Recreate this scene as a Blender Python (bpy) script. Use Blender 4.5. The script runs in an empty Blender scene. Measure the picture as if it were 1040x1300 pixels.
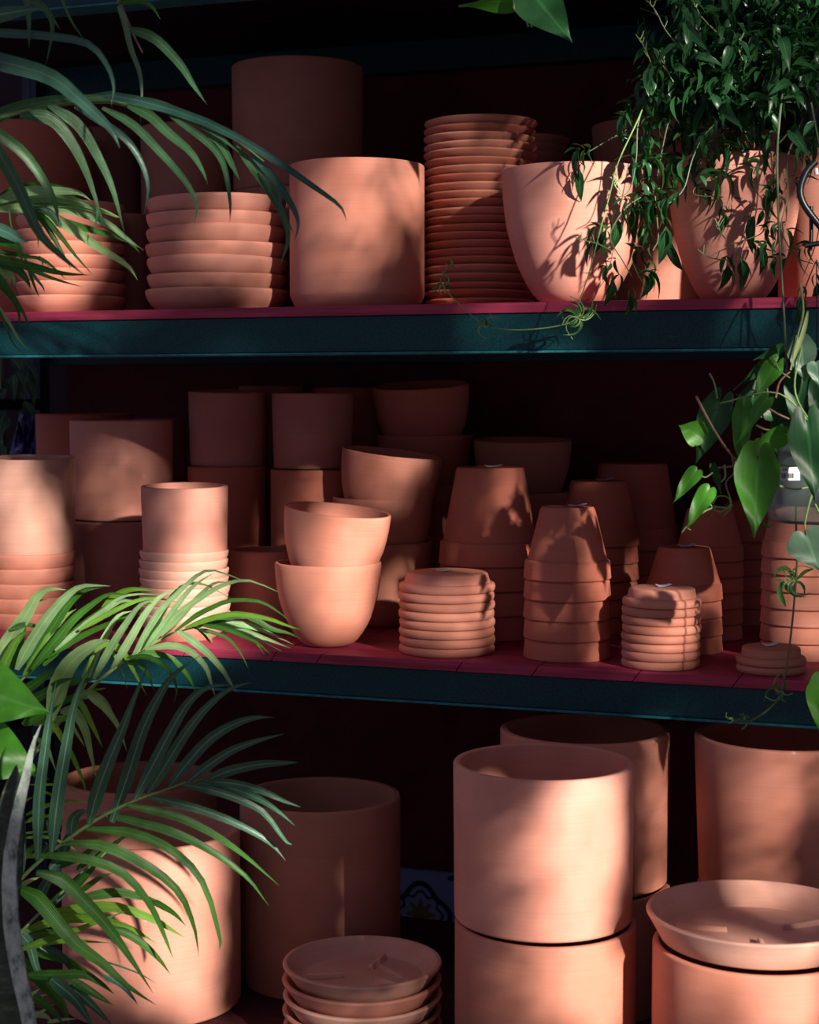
import bpy, math, random
from mathutils import Vector, Matrix
R = math.radians
C = bpy.context.scene.collection
random.seed(7)

# ---------------------------------------------------------------- camera
F = 2150.0                      # focal length in pixels of the 1040 x 1300 frame
YAW = R(19.7); PITCH = math.atan((650 - 505) / F)
CAM = Vector((2.75 * math.sin(YAW), -2.75 * math.cos(YAW), 0.97))
RT = Vector((math.cos(YAW), math.sin(YAW), 0))
FW = Vector((-math.sin(YAW) * math.cos(PITCH), math.cos(YAW) * math.cos(PITCH), -math.sin(PITCH)))
UP = RT.cross(FW)
cd = bpy.data.cameras.new('camera')
cd.sensor_fit = 'HORIZONTAL'; cd.sensor_width = 36; cd.lens = 36 * F / 1040
cd.dof.use_dof = True; cd.dof.focus_distance = 2.72; cd.dof.aperture_fstop = 7.1
cam = bpy.data.objects.new('camera', cd); C.objects.link(cam)
cam.matrix_world = Matrix(((RT.x, UP.x, -FW.x, CAM.x), (RT.y, UP.y, -FW.y, CAM.y), (RT.z, UP.z, -FW.z, CAM.z), (0, 0, 0, 1)))
bpy.context.scene.camera = cam

# ---------------------------------------------------------------- world, sun, exposure
w = bpy.data.worlds.new('world'); bpy.context.scene.world = w; w.use_nodes = True
wn = w.node_tree.nodes; wl = w.node_tree.links
wbg = wn['Background']
wbg.inputs[0].default_value = (0.54, 0.47, 0.70, 1); wbg.inputs[1].default_value = 0.36
SUN_AZ = R(30); SUN_EL = R(20)         # azimuth: to the right of the camera's back
fh = Vector((-math.sin(YAW), math.cos(YAW), 0))
SUN = (-fh * math.cos(SUN_AZ) + RT * math.sin(SUN_AZ)) * math.cos(SUN_EL) + Vector((0, 0, math.sin(SUN_EL)))
SUN.normalize()
sd = bpy.data.lights.new('sun', 'SUN'); sd.energy = 10.5; sd.angle = R(1.3); sd.color = (1.0, 0.91, 0.80)
so = bpy.data.objects.new('sun', sd); C.objects.link(so); so.location = (3, -6, 4)
so.rotation_euler = SUN.to_track_quat('Z', 'Y').to_euler()
vs = bpy.context.scene.view_settings
vs.view_transform = 'Standard'; vs.look = 'None'; vs.exposure = 0.0; vs.gamma = 1.0; vs.use_curve_mapping = False

# ---------------------------------------------------------------- pixel <-> world helpers
def ray(px, py): return (FW * F + RT * (px - 520) + UP * (650 - py)).normalized()
def depth(p): return (Vector(p) - CAM).dot(FW)
def at_Z(px, py, Z):
    return CAM + (FW * F + RT * (px - 520) + UP * (650 - py)) * (Z / F)
def at_Y(px, py, Y):
    d = ray(px, py); return CAM + d * ((Y - CAM.y) / d.y)
def at_z(px, py, z):
    d = ray(px, py); return CAM + d * ((z - CAM.z) / d.z)
def z_of(x, y, py):
    a, b = CAM.z - 3, CAM.z + 3
    for _ in range(50):
        m = (a + b) / 2; v = Vector((x, y, m)) - CAM
        if 650 - F * v.dot(UP) / v.dot(FW) > py: a = m
        else: b = m
    return (a + b) / 2
def foot(px, py, rpx, z):                     # centre of a round thing whose lowest visible base point is at px,py
    p = at_z(px, py, z); d = p - CAM; d.z = 0; d.normalize()
    c = p + d * (rpx * depth(p) / F); return c.x, c.y
def siteZ(px, py, Z):
    p = at_Z(px, py, Z); return p.x, p.y
def siz(rpx, x, y, z): return rpx * depth((x, y, z)) / F
def pxl(px, x, y, z): return px * depth((x, y, z)) / F

Z_MID = at_Y(520, 836.5, 0).z; Z_MIDB = at_Y(520, 849.2, 0).z; Z_MIDL = at_Y(520, 892.3, 0).z
Z_TOP = at_Y(520, 386.5, 0).z; Z_TOPB = at_Y(520, 399.5, 0).z; Z_TOPL = at_Y(520, 449.5, 0).z
Z_UPL = at_Y(60, 13, 0).z
WALL_Y = 0.80

# ---------------------------------------------------------------- materials
def nm(name):
    m = bpy.data.materials.new(name); m.use_nodes = True
    nt = m.node_tree; b = nt.nodes['Principled BSDF']; return m, nt, b
def node(nt, t, **k):
    n = nt.nodes.new(t)
    for a, v in k.items(): setattr(n, a, v)
    return n
def ramp(nt, fac, stops):
    r = node(nt, 'ShaderNodeValToRGB'); nt.links.new(fac, r.inputs[0])
    e = r.color_ramp.elements
    while len(e) < len(stops): e.new(0.5)
    for q, (p, c) in zip(e, stops): q.position = p; q.color = c if len(c) == 4 else (*c, 1)
    return r
def mix(nt, fac, a, b, mode='MIX'):
    n = node(nt, 'ShaderNodeMix', data_type='RGBA', blend_type=mode)
    for s, v in ((n.inputs[0], fac), (n.inputs[6], a), (n.inputs[7], b)):
        if isinstance(v, (int, float)): s.default_value = v
        elif isinstance(v, tuple): s.default_value = (*v, 1) if len(v) == 3 else v
        else: nt.links.new(v, s)
    return n.outputs[2]
def noise(nt, vec, scale, detail=4, mapping=None, rough=0.5):
    n = node(nt, 'ShaderNodeTexNoise'); n.inputs['Scale'].default_value = scale; n.inputs['Detail'].default_value = detail
    n.inputs['Roughness'].default_value = rough
    if mapping:
        m = node(nt, 'ShaderNodeMapping'); m.inputs['Scale'].default_value = mapping
        nt.links.new(vec, m.inputs[0]); vec = m.outputs[0]
    nt.links.new(vec, n.inputs['Vector']); return n.outputs['Fac']

def terracotta(name, col, var=0.13, blotch=0.5, rough=0.78):
    m, nt, b = nm(name); L = nt.links
    tc = node(nt, 'ShaderNodeTexCoord').outputs['Object']
    oi = node(nt, 'ShaderNodeObjectInfo')
    off = node(nt, 'ShaderNodeVectorMath', operation='MULTIPLY_ADD')
    cmb = node(nt, 'ShaderNodeCombineXYZ')
    for i in range(3): L.new(oi.outputs['Random'], cmb.inputs[i])
    L.new(cmb.outputs[0], off.inputs[0]); off.inputs[1].default_value = (9, 7, 13); L.new(tc, off.inputs[2])
    v = off.outputs[0]
    dark = tuple(c * f for c, f in zip(col, (0.82, 0.74, 0.70))); lite = tuple(min(1, c * f) for c, f in zip(col, (1.08, 1.18, 1.28)))
    big = noise(nt, v, 9, 3)
    c1 = ramp(nt, big, [(0.32, dark), (0.62, lite)]).outputs[0]
    c1 = mix(nt, blotch, col, c1)
    lines = noise(nt, v, 1, 3, (6, 6, 420))
    lr = ramp(nt, lines, [(0.3, (0.95, 0.945, 0.94)), (0.7, (1.03, 1.035, 1.04))]).outputs[0]
    c2 = mix(nt, 1.0, c1, lr, 'MULTIPLY')
    # each pot fired to a slightly different tone
    rr = ramp(nt, oi.outputs['Random'], [(0.0, (1 - var, 1 - var * 1.15, 1 - var * 1.25)), (1.0, (1.05, 1.05, 1.08))]).outputs[0]
    c3 = mix(nt, 1.0, c2, rr, 'MULTIPLY')
    # chalky lime specks
    vo = node(nt, 'ShaderNodeTexVoronoi'); vo.inputs['Scale'].default_value = 26; vo.inputs['Randomness'].default_value = 1
    L.new(v, vo.inputs['Vector'])
    sp = ramp(nt, vo.outputs['Distance'], [(0.045, (1, 1, 1)), (0.11, (0, 0, 0))]).outputs[0]
    sel = ramp(nt, noise(nt, v, 14, 2), [(0.60, (0, 0, 0)), (0.68, (1, 1, 1))]).outputs[0]
    msk = mix(nt, 1.0, sp, sel, 'MULTIPLY')
    msk2 = mix(nt, 1.0, msk, (0.5, 0.5, 0.5), 'MULTIPLY')
    c4 = mix(nt, msk2, c3, (0.80, 0.62, 0.52))
    L.new(c4, b.inputs['Base Color'])
    b.inputs['Roughness'].default_value = rough; b.inputs['Specular IOR Level'].default_value = 0.35
    bm = node(nt, 'ShaderNodeBump'); bm.inputs['Strength'].default_value = 0.12; bm.inputs['Distance'].default_value = 0.0007
    fine = noise(nt, v, 220, 3)
    ad = node(nt, 'ShaderNodeMath', operation='ADD'); L.new(lines, ad.inputs[0]); L.new(fine, ad.inputs[1])
    L.new(ad.outputs[0], bm.inputs['Height']); L.new(bm.outputs[0], b.inputs['Normal'])
    return m
M = {}
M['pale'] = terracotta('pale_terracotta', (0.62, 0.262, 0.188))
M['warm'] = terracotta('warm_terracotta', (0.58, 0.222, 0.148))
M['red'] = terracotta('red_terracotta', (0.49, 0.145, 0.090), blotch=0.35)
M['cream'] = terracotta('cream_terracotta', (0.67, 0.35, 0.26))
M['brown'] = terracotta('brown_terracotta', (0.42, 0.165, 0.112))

def painted(name, col, scale=(3, 60, 60), rough=0.5, wear=0.35, bump=0.3):
    m, nt, b = nm(name); L = nt.links
    tc = node(nt, 'ShaderNodeTexCoord').outputs['Object']
    g = noise(nt, tc, 1, 5, scale, 0.6)
    lo = tuple(c * 0.72 for c in col); hi = tuple(min(1, c * 1.25 + 0.004) for c in col)
    c1 = ramp(nt, g, [(0.35, lo), (0.65, hi)]).outputs[0]
    w2 = ramp(nt, noise(nt, tc, 30, 6, (1, 4, 4), 0.7), [(0.70, (0, 0, 0)), (0.76, (1, 1, 1))]).outputs[0]
    w3 = mix(nt, 1.0, w2, (wear, wear, wear), 'MULTIPLY')
    L.new(mix(nt, w3, c1, tuple(min(1, c * 2.2 + 0.05) for c in col)), b.inputs['Base Color'])
    b.inputs['Roughness'].default_value = rough; b.inputs['Specular IOR Level'].default_value = 0.25
    bm = node(nt, 'ShaderNodeBump'); bm.inputs['Strength'].default_value = bump; bm.inputs['Distance'].default_value = 0.0015
    L.new(g, bm.inputs['Height']); L.new(bm.outputs[0], b.inputs['Normal']); return m
M['redwood'] = painted('crimson_painted_wood', (0.34, 0.034, 0.082), (5, 110, 110), 0.55, 0.35)
M['oldwood'] = painted('dark_red_stained_plank', (0.050, 0.010, 0.014), (5, 110, 110), 0.7, 0.1)
M['darkwood'] = painted('near_black_wood', (0.014, 0.004, 0.005), (5, 110, 110), 0.6, 0.0)  # near-black wood colour, used on the uppermost deck only
M['maroon'] = painted('maroon_wall_paint', (0.095, 0.005, 0.013), (8, 8, 8), 0.7, 0.0)
M['teal'] = painted('dark_teal_paint', (0.0010, 0.042, 0.050), (260, 260, 260), 0.42, 0.06, 0.35)
M['tealedge'] = painted('worn_teal_highlight', (0.018, 0.15, 0.18), (60, 60, 60), 0.32, 0.25, 0.3)  # brighter teal puts the lip's highlight into the colour, plus worn flecks
M['post'] = painted('blue_grey_metal', (0.010, 0.028, 0.055), (60, 60, 20), 0.45, 0.1)
def plain(name, col, rough=0.5, metal=0.0, spec=0.5):
    m, nt, b = nm(name)
    tc = node(nt, 'ShaderNodeTexCoord').outputs['Object']
    r = ramp(nt, noise(nt, tc, 40, 3), [(0.3, tuple(c * 0.85 for c in col)), (0.7, tuple(min(1, c * 1.1) for c in col))])
    nt.links.new(r.outputs[0], b.inputs['Base Color'])
    b.inputs['Roughness'].default_value = rough; b.inputs['Metallic'].default_value = metal
    b.inputs['Specular IOR Level'].default_value = spec; return m
M['sticker'] = plain('white_paper', (0.80, 0.80, 0.92), 0.5)
M['ink'] = plain('grey_ink', (0.08, 0.08, 0.09), 0.7)
M['black'] = plain('black_plastic', (0.006, 0.009, 0.012), 0.35)
M['wire'] = plain('dark_wire', (0.02, 0.022, 0.025), 0.3, 0.6)
M['ground'] = plain('dark_concrete', (0.06, 0.05, 0.05), 0.9)

# ---------------------------------------------------------------- object helpers
def mesh(name, verts, faces, mat=None, smooth=True, angle=40):
    me = bpy.data.meshes.new(name); me.from_pydata([tuple(v) for v in verts], [], faces)
    if mat: me.materials.append(mat if not isinstance(mat, str) else M[mat])
    if smooth:
        me.shade_smooth(); me.set_sharp_from_angle(angle=R(angle))
    me.update(); return me
def link(name, me, parent=None, loc=None, label=None, cat=None, group=None, kind=None, rot=None):
    o = bpy.data.objects.new(name, me); C.objects.link(o)
    if parent is not None: o.parent = parent
    if loc is not None: o.location = loc
    if rot is not None: o.rotation_euler = rot
    for k, v in (('label', label), ('category', cat), ('group', group), ('kind', kind)):
        if v: o[k] = v
    return o
def lathe(name, prof, mat, n=64, closed=False, angle=40):
    vs_, fs = [], []; idx = []
    for (r, z) in prof:
        if r < 1e-6: idx.append([len(vs_)]); vs_.append((0, 0, z))
        else:
            idx.append(list(range(len(vs_), len(vs_) + n)))
            vs_ += [(r * math.cos(2 * math.pi * k / n), r * math.sin(2 * math.pi * k / n), z) for k in range(n)]
    pr = list(zip(idx, idx[1:])) + ([(idx[-1], idx[0])] if closed else [])
    for a, b in pr:
        for k in range(n):
            k2 = (k + 1) % n
            if len(a) == 1 and len(b) == 1: continue
            if len(a) == 1: fs.append((a[0], b[k2], b[k]))
            elif len(b) == 1: fs.append((a[k], a[k2], b[0]))
            else: fs.append((a[k], a[k2], b[k2], b[k]))
    return mesh(name, vs_, fs, mat, True, angle)
def box_data(x0, x1, y0, y1, z0, z1, skew=0.0):
    v = [(x0, y0, z0), (x1, y0, z0), (x1, y1, z0), (x0, y1, z0), (x0 + skew, y0, z1), (x1 + skew, y0, z1), (x1 + skew, y1, z1), (x0 + skew, y1, z1)]
    f = [(0, 3, 2, 1), (4, 5, 6, 7), (0, 1, 5, 4), (1, 2, 6, 5), (2, 3, 7, 6), (3, 0, 4, 7)]
    return v, f
def box(name, x0, x1, y0, y1, z0, z1, mat, parent=None, bevel=0.002, skew=0.0, **k):
    v, f = box_data(x0, x1, y0, y1, z0, z1, skew)
    me = mesh(name, v, f, mat, False)
    o = link(name, me, parent, **k)
    if bevel:
        b = o.modifiers.new('bevel', 'BEVEL'); b.width = bevel; b.segments = 2; b.limit_method = 'ANGLE'
    return o
def arc(cx, cz, r, a0, a1, n=4):
    return [(cx + r * math.cos(R(a0 + (a1 - a0) * k / n)), cz + r * math.sin(R(a0 + (a1 - a0) * k / n))) for k in range(n + 1)]

def p_cyl(Rr, H, t=0.009, cr=0.005, base=None, lip=0.0038):
    rb = base if base else Rr
    return ([(0, 0), (rb - cr, 0)] + arc(rb - cr, cr, cr, -90, 0)[1:] + [(rb + (Rr - rb) * 0.5, H * .5)] + arc(Rr - lip, H - lip, lip, 0, 90, 3)
            + arc(Rr - t + lip * .8, H - lip * .8, lip * .8, 90, 180, 3) + [(Rr - t, H * .5), (rb - t, t + .006), (rb - t - .006, t), (0, t)])
def p_chamfer(Rr, H, t=0.009, ch=0.015):
    return ([(0, 0), (Rr - ch * .75, 0), (Rr - ch * .7, 0.001), (Rr - 0.001, ch * 1.4), (Rr, ch * 1.4 + 0.003), (Rr, H * .5)] + arc(Rr - .003, H - .003, .003, 0, 90, 3)
            + arc(Rr - t + .003, H - .003, .003, 90, 180, 3) + [(Rr - t, H * .5), (Rr - t, t), (0, t)])
BOWL = [(0, .30), (.005, .36), (.03, .47), (.08, .56), (.15, .645), (.24, .73), (.34, .81), (.45, .87), (.56, .925), (.68, .96), (.81, .985), (.92, .998)]
def p_bowl(Rr, H, t=0.006):
    out = [(0, 0)] + [(r * Rr, h * H) for h, r in BOWL]
    inn = [(r * Rr - t, max(h * H, t)) for h, r in BOWL if h > 0.02][::-1]
    return out + arc(Rr - t * .5, H - t * .5, t * .5, 10, 170, 5) + inn + [(0, t)]
def p_saucer(Rr, H, Rb, t=0.006, straight=False):
    if straight:
        return [(0, 0), (Rb - .001, 0), (Rb + .0015, .0015), (Rb + (Rr - Rb) * .5, H * .46), (Rr - .0006, H - .005), (Rr, H - .003), (Rr - .0012, H - .0006), (Rr - .003, H), (Rr - t * .8, H - .0004), (Rr - t * 1.1, H - .003),
                (Rb + (Rr - Rb) * .5 - t * 1.1, H * .46 + t * .3), (Rb - t, t), (0, t)]
    D = Rr - Rb
    return [(0, 0), (Rb - .001, 0), (Rb, .001), (Rr - D * .42, H * .30), (Rr - D * .12, H * .60), (Rr - .0003, H * .82), (Rr, H * .90), (Rr - .0008, H * .97), (Rr - .0022, H), (Rr - t * .8, H), (Rr - t * 1.1, H * .95),
            (Rr - D * .12 - t * 1.1, H * .60), (Rr - D * .42 - t * 1.05, H * .30 + t * .4), (Rb - t, t), (0, t)]

ORD = ['topmost', 'second from top', 'third from top', 'fourth from top', 'fifth from top', 'sixth from top', 'seventh from top', 'eighth from top', 'ninth from top', 'tenth from top',
       'eleventh from top', 'twelfth from top', 'thirteenth from top', 'fourteenth from top', 'fifteenth from top', 'sixteenth from top', 'seventeenth from top', 'eighteenth from top',
       'nineteenth from top', 'twentieth from top', 'twenty-first from top', 'twenty-second from top', 'bottom one', 'extra', 'extra2']
def rz(): return random.uniform(0, 6.28)
def tilt(px_slope, back=0.0):
    """rotation that leans a round thing clockwise in view by px_slope (rad) and towards the viewer by back"""
    return (Matrix.Rotation(px_slope, 3, fh) @ Matrix.Rotation(back, 3, RT))
def setrot(o, tl, spin):
    if tl: o.rotation_euler = (tilt(*tl) @ Matrix.Rotation(spin, 3, 'Z')).to_euler()
    else: o.rotation_euler = (0, 0, spin)

# ---------------------------------------------------------------- setting: back wall, tiled dado, floor
X0, X1 = -1.45, 1.55
XL = at_Y(84, 520, WALL_Y).x          # left end of the red panelling
wall = box('wall_back', XL, X1, WALL_Y, WALL_Y + 0.04, at_Y(545, 1101, WALL_Y).z, 1.9, 'maroon', bevel=0.001, kind='structure')
TZ = at_Y(545, 1101, WALL_Y).z
flo = box('floor', -4, 4, -3.6, 5, -0.40, -0.36, 'ground', bevel=0, kind='structure')

# tiled dado under the red panelling: each tile its own piece
mt, nt, b = nm('patterned_cement_tile'); L = nt.links
tc = node(nt, 'ShaderNodeTexCoord').outputs['Object']
sep = node(nt, 'ShaderNodeSeparateXYZ'); L.new(tc, sep.inputs[0])
def mth(op, a, b_=None):
    n = node(nt, 'ShaderNodeMath', operation=op)
    for i, v in enumerate([a, b_]):
        if v is None: continue
        if isinstance(v, (int, float)): n.inputs[i].default_value = v
        else: L.new(v, n.inputs[i])
    return n.outputs[0]
def bump_fn(px_, pz_, cx, cz, rad, k, amp, rot=0):      # 1 inside a k-pointed star
    dx = mth('SUBTRACT', px_, cx); dz = mth('SUBTRACT', pz_, cz)
    rr = mth('SQRT', mth('ADD', mth('MULTIPLY', dx, dx), mth('MULTIPLY', dz, dz)))
    an = mth('ARCTAN2', dz, dx)
    lim = mth('ADD', mth('MULTIPLY', mth('COSINE', mth('MULTIPLY', mth('ADD', an, rot), k)), amp), rad)
    return mth('LESS_THAN', rr, lim), rr
X_, Z_ = sep.outputs[0], sep.outputs[2]
s8, rr8 = bump_fn(X_, Z_, 0, 0, 0.026, 8, 0.008)
ring = mth('LESS_THAN', mth('ABSOLUTE', mth('SUBTRACT', rr8, mth('ADD', mth('MULTIPLY', mth('COSINE', mth('MULTIPLY', mth('ARCTAN2', Z_, X_), 4)), 0.008), 0.060))), 0.006)
ring2 = mth('LESS_THAN', mth('ABSOLUTE', mth('SUBTRACT', rr8, mth('ADD', mth('MULTIPLY', mth('COSINE', mth('MULTIPLY', mth('ARCTAN2', Z_, X_), 8)), 0.005), 0.046))), 0.003)
cs = None
for cx in (-0.09, 0.09):
    for cz in (-0.09, 0.09):
        s, _ = bump_fn(X_, Z_, cx, cz, 0.020, 5, 0.009, 0.4)
        cs = s if cs is None else mth('MAXIMUM', cs, s)
dk = mth('MAXIMUM', mth('MAXIMUM', ring, ring2), cs)
c = mix(nt, dk, (0.26, 0.30, 0.55), (0.012, 0.025, 0.05))
c = mix(nt, s8, c, (0.20, 0.13, 0.08))
L.new(c, b.inputs['Base Color']); b.inputs['Roughness'].default_value = 0.4
M['tile'] = mt
dado = box('trim_1', XL - 0.02, X1, WALL_Y + 0.012, WALL_Y + 0.04, -0.36, TZ - 0.001, 'ground', bevel=0, kind='structure')
tx = at_Y(545, 1150, WALL_Y).x - 0.02
tiles = box_data(-0.099, 0.099, -0.005, 0.007, -0.099, 0.099)
tme = mesh('tile', tiles[0], tiles[1], M['tile'], False)
for i in range(-8, 9):
    for j in range(0, 3):
        x = tx + i * 0.2; z = TZ - 0.105 - j * 0.2
        if x < XL or x > X1 - 0.1 or z < -0.3: continue
        link('tile', tme, dado, (x, WALL_Y + 0.005 + random.uniform(-.0006, .0006), z))
box('trim_2', XL - 0.02, X1, WALL_Y - 0.008, WALL_Y - 0.0005, TZ - 0.004, TZ + 0.006, 'maroon', bevel=0.001, kind='structure')

# purple panel and dark backdrop beyond the rack's left end
M['purple'] = painted('dark_plum_paint', (0.012, 0.001, 0.009), (8, 8, 8), 0.7, 0.0)
box('wall_left', -2.6, XL - 0.16, 1.35, 1.39, -0.36, 1.9, 'purple', bevel=0, kind='structure')

# ---------------------------------------------------------------- the shelving rack
RX0, RX1 = -1.13, 1.50
rack = link('shelving_rack', None, loc=(0, 0, 0), label='dark teal steel shelving rack with crimson painted shelves holding all the clay pots', cat='shelf')
def beam(zt, zb):
    y0 = 0.004
    v, f = box_data(RX0, RX1, y0, 0.045, zb + 0.004, zt)
    be = link('beam', mesh('beam', v, f, 'teal', False), rack)
    be.modifiers.new('b', 'BEVEL').width = 0.0015
    box('beam_lip', RX0, RX1, y0 - 0.005, 0.055, zb, zb + 0.004, 'tealedge', be, 0.001)
    v, f = box_data(RX0, RX1, WALL_Y - 0.055, WALL_Y - 0.014, zb + 0.004, zt)
    link('beam', mesh('beam', v, f, 'teal', False), rack)
def deck(zt, zb, cuts, along, mat='redwood'):
    dk = link('shelf_board', None, rack)
    if along:
        n = 5; wd = (WALL_Y - 0.014) / n
        for i in range(n):
            box('plank', RX0, RX1, i * wd + .0008 - (.001 if i == 0 else 0), (i + 1) * wd - .0008, zb, zt, mat, dk, 0.0015)
    else:
        for a, c_ in zip(cuts, cuts[1:]):
            box('plank', a + .0006, c_ - .0006, -0.001, WALL_Y - 0.014, zb, zt, 'redwood', dk, 0.0012, skew=0.012)
cutpx = [-160, -60, 90, 232, 344, 401, 579, 675, 803, 930, 1100]
cuts = [RX0] + [at_Y(p, 838, 0).x for p in cutpx if RX0 + .05 < at_Y(p, 838, 0).x < RX1 - .05] + [RX1]
beam(Z_MIDB, Z_MIDL); deck(Z_MID, Z_MIDB, cuts, False)
beam(Z_TOPB, Z_TOPL); deck(Z_TOP, Z_TOPB, None, True)
beam(Z_UPL + (Z_TOPB - Z_TOPL), Z_UPL); deck(Z_UPL + (Z_TOP - Z_TOPL), Z_UPL + (Z_TOPB - Z_TOPL), None, True, 'darkwood')
ZT3 = Z_UPL + (Z_TOP - Z_TOPL)
def upright(x, y):
    o = box('upright', x - .035, x, y, y + .004, -0.36, ZT3 + 0.05, 'post', rack, 0.001)
    box('flange', x - .004, x, y - (.036 if y > .3 else -.004), y + (0 if y > .3 else .04), -0.36, ZT3 + 0.05, 'post', o, 0.001)
upright(RX0 + .002 - .006, WALL_Y - 0.05); upright(RX0 - .006, 0.002); upright(RX1 + .045, WALL_Y - .05); upright(RX1 + .045, 0.002)
for zz in (at_Y(60, 513, WALL_Y).z, at_Y(60, 100, WALL_Y).z, 0.25):
    box('brace', RX0 - .03, RX0 - .01, 0.03, WALL_Y - .06, zz - .012, zz + .012, 'post', rack, 0.001)
# the low deck on which the big planters stand
low = box('base_platform', RX0 - .1, RX1 + .1, -0.62, 0.345, -0.359, -0.022, 'ground', bevel=0.002,
          label='low platform under the rack, topped with dark red planks, carrying the biggest planters', cat='platform')
for i in range(9):
    wd = (.345 + .62) / 9
    box('plank', RX0 - .1, RX1 + .1, -0.62 + i * wd + .001, -0.62 + (i + 1) * wd - .001, -0.021, 0.0, 'oldwood', low, 0.0015)
# post and sheet of the neighbouring rack
nb = box('neighbour_rack_post', at_Y(38, 300, 1.2).x - .01, at_Y(38, 300, 1.2).x + .012, 1.19, 1.21, -0.359, 1.9, 'post', bevel=.001, label='thin blue-grey metal post standing behind the left end of the rack', cat='post')

# ---------------------------------------------------------------- pottery builders
def one(name, me, x, y, z, label, cat, group=None, tl=None):
    o = link(name, me, None, (x, y, z), label, cat, group); setrot(o, tl, rz()); return o

def cyl_pot(px, yt, yb, r, Z, z0, mat, label, group=None, tl=None, t=0.009, kind='cyl', base=None, name='clay_planter'):
    """upright planter: rim ends seen at row yt; stands at z0 (a number) ; returns its top z"""
    x, y = siteZ(px, (yt + yb) / 2, Z)
    zt = z_of(x, y, yt); Rr = siz(r, x, y, (zt + z0) / 2)
    H = zt - z0
    pr = p_cyl(Rr, H, t, base=base and base * Rr) if kind == 'cyl' else p_chamfer(Rr, H, t) if kind == 'chamfer' else p_bowl(Rr, H)
    o = one(name, lathe(name, pr, mat, 72), x, y, z0, label, 'pot', group, tl)
    return zt, x, y, Rr
def saucer_stack(px, py_mid, r, Z, z0, n, pitch, H, rb, mat, what, where, group, t=0.006, mats=None, xy=None, jit=0.0012, name='clay_saucer', wob=0.012):
    x, y = xy if xy else siteZ(px, py_mid, Z)
    q = lambda p: pxl(p, x, y, z0)
    me = [lathe('saucer', p_saucer(q(r) * f, q(H), q(rb) * f, t, H == 15), mat_, 64) for f, mat_ in ((1, mat), (0.985, mat), (1.012, (mats or mat)))]
    for i in range(n):
        k = n - 1 - i
        od = ORD[k] if k < n - 1 else 'bottom one'
        o = one(name, random.choice(me), x + random.uniform(-jit, jit), y + random.uniform(-jit, jit), z0 + i * q(pitch), '%s, %s of %s' % (what, od, where), 'saucer', group,
                (random.uniform(-wob, wob), random.uniform(-wob, wob)) if i else None)
    return z0 + (n - 1) * q(pitch), q(H), x, y

def classic_meshes(tag_, rr, rimH, H, rtop, rbod, t, mat):
    """an upside-down flower pot: rim ring from z=0 to rimH, tapered body above, closed by its base with a drain hole"""
    sl = 0.0008
    rim = lathe('rim', [(rbod - t, 0.0), (rr - .002, 0), (rr, .002), (rr * .968, rimH - .003), (rr * .968 - .003, rimH), (rbod - .0005, rimH), (rbod - t, rimH)], mat, 64, True)
    body = lathe('body', [(rbod - t, rimH + .0002), (rbod, rimH + .0002), (rtop + .0015, H - .004), (rtop - .0015, H), (.012, H), (.009, H - .001), (.009, H - t), (rtop - t, H - t)], mat, 64, True)
    return body, rim
def sticker_mesh(w_, d_):
    n = 6; v, f = [], []
    for i in range(n + 1):
        for s in (0, 1):
            u = i / n
            v.append(((u - .5) * w_, (s - .5) * d_, .0008 + .0040 * (u ** 3) + 0.0035 * s * (1 - u) ** 2))
    for i in range(n): f.append((2 * i, 2 * i + 2, 2 * i + 3, 2 * i + 1))
    return mesh('sticker', v, f, M['sticker'])
def sticker_on(o, z, px_off, w_=.03, d_=.017, ang=0.3):
    s = link('price_sticker', sticker_mesh(w_, d_), o, label='small white price sticker with a printed bar code')
    d = Matrix.Rotation(-o.rotation_euler.z, 3, 'Z') @ (RT * px_off)
    s.location = (d.x, d.y, z); s.rotation_euler = (0, 0, YAW + ang - o.rotation_euler.z)
    bv, bf = [], []
    for k in range(7):
        x = -.009 + k * .0028; i = len(bv); wd = (.0009, .0015, .0007)[k % 3]
        bv += [(x, -.005, .0008), (x + wd, -.005, .0008), (x + wd, .002, .0009), (x, .002, .0009)]; bf.append((i, i + 1, i + 2, i + 3))
    c_ = link('bar_code', mesh('bar_code', bv, bf, M['ink'], False), s)
def classic_stack(px, yr, rr, Z, z0, n, rimH, ytop, rtop, rbod, mat, where, group, sticker=0.0, xy=None, t=0.0045):
    x, y = xy if xy else siteZ(px, yr, Z)
    q = lambda p: pxl(p, x, y, z0 + .08)
    rh = q(rimH); zr = z0 + (n - 1) * (rh + .0006)
    H = z_of(x, y, ytop) - zr
    body, rim = classic_meshes('c', q(rr), rh, H, q(rtop), q(rbod), t, mat)
    for i in range(n):
        k = n - 1 - i; od = ORD[k] if i else 'bottom one'
        e = link('flower_pot', None, None, (x + random.uniform(-.0008, .0008), y + random.uniform(-.0008, .0008), z0 + i * (rh + .0006)),
                 'upturned rimmed clay pot, %s of %s' % (od, where), 'pot', group)
        e.rotation_euler = (0, 0, rz())
        link('body', body, e); link('rim', rim, e)
        if k == 0 and sticker is not None: sticker_on(e, H, sticker * q(rtop))
    return x, y
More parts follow.
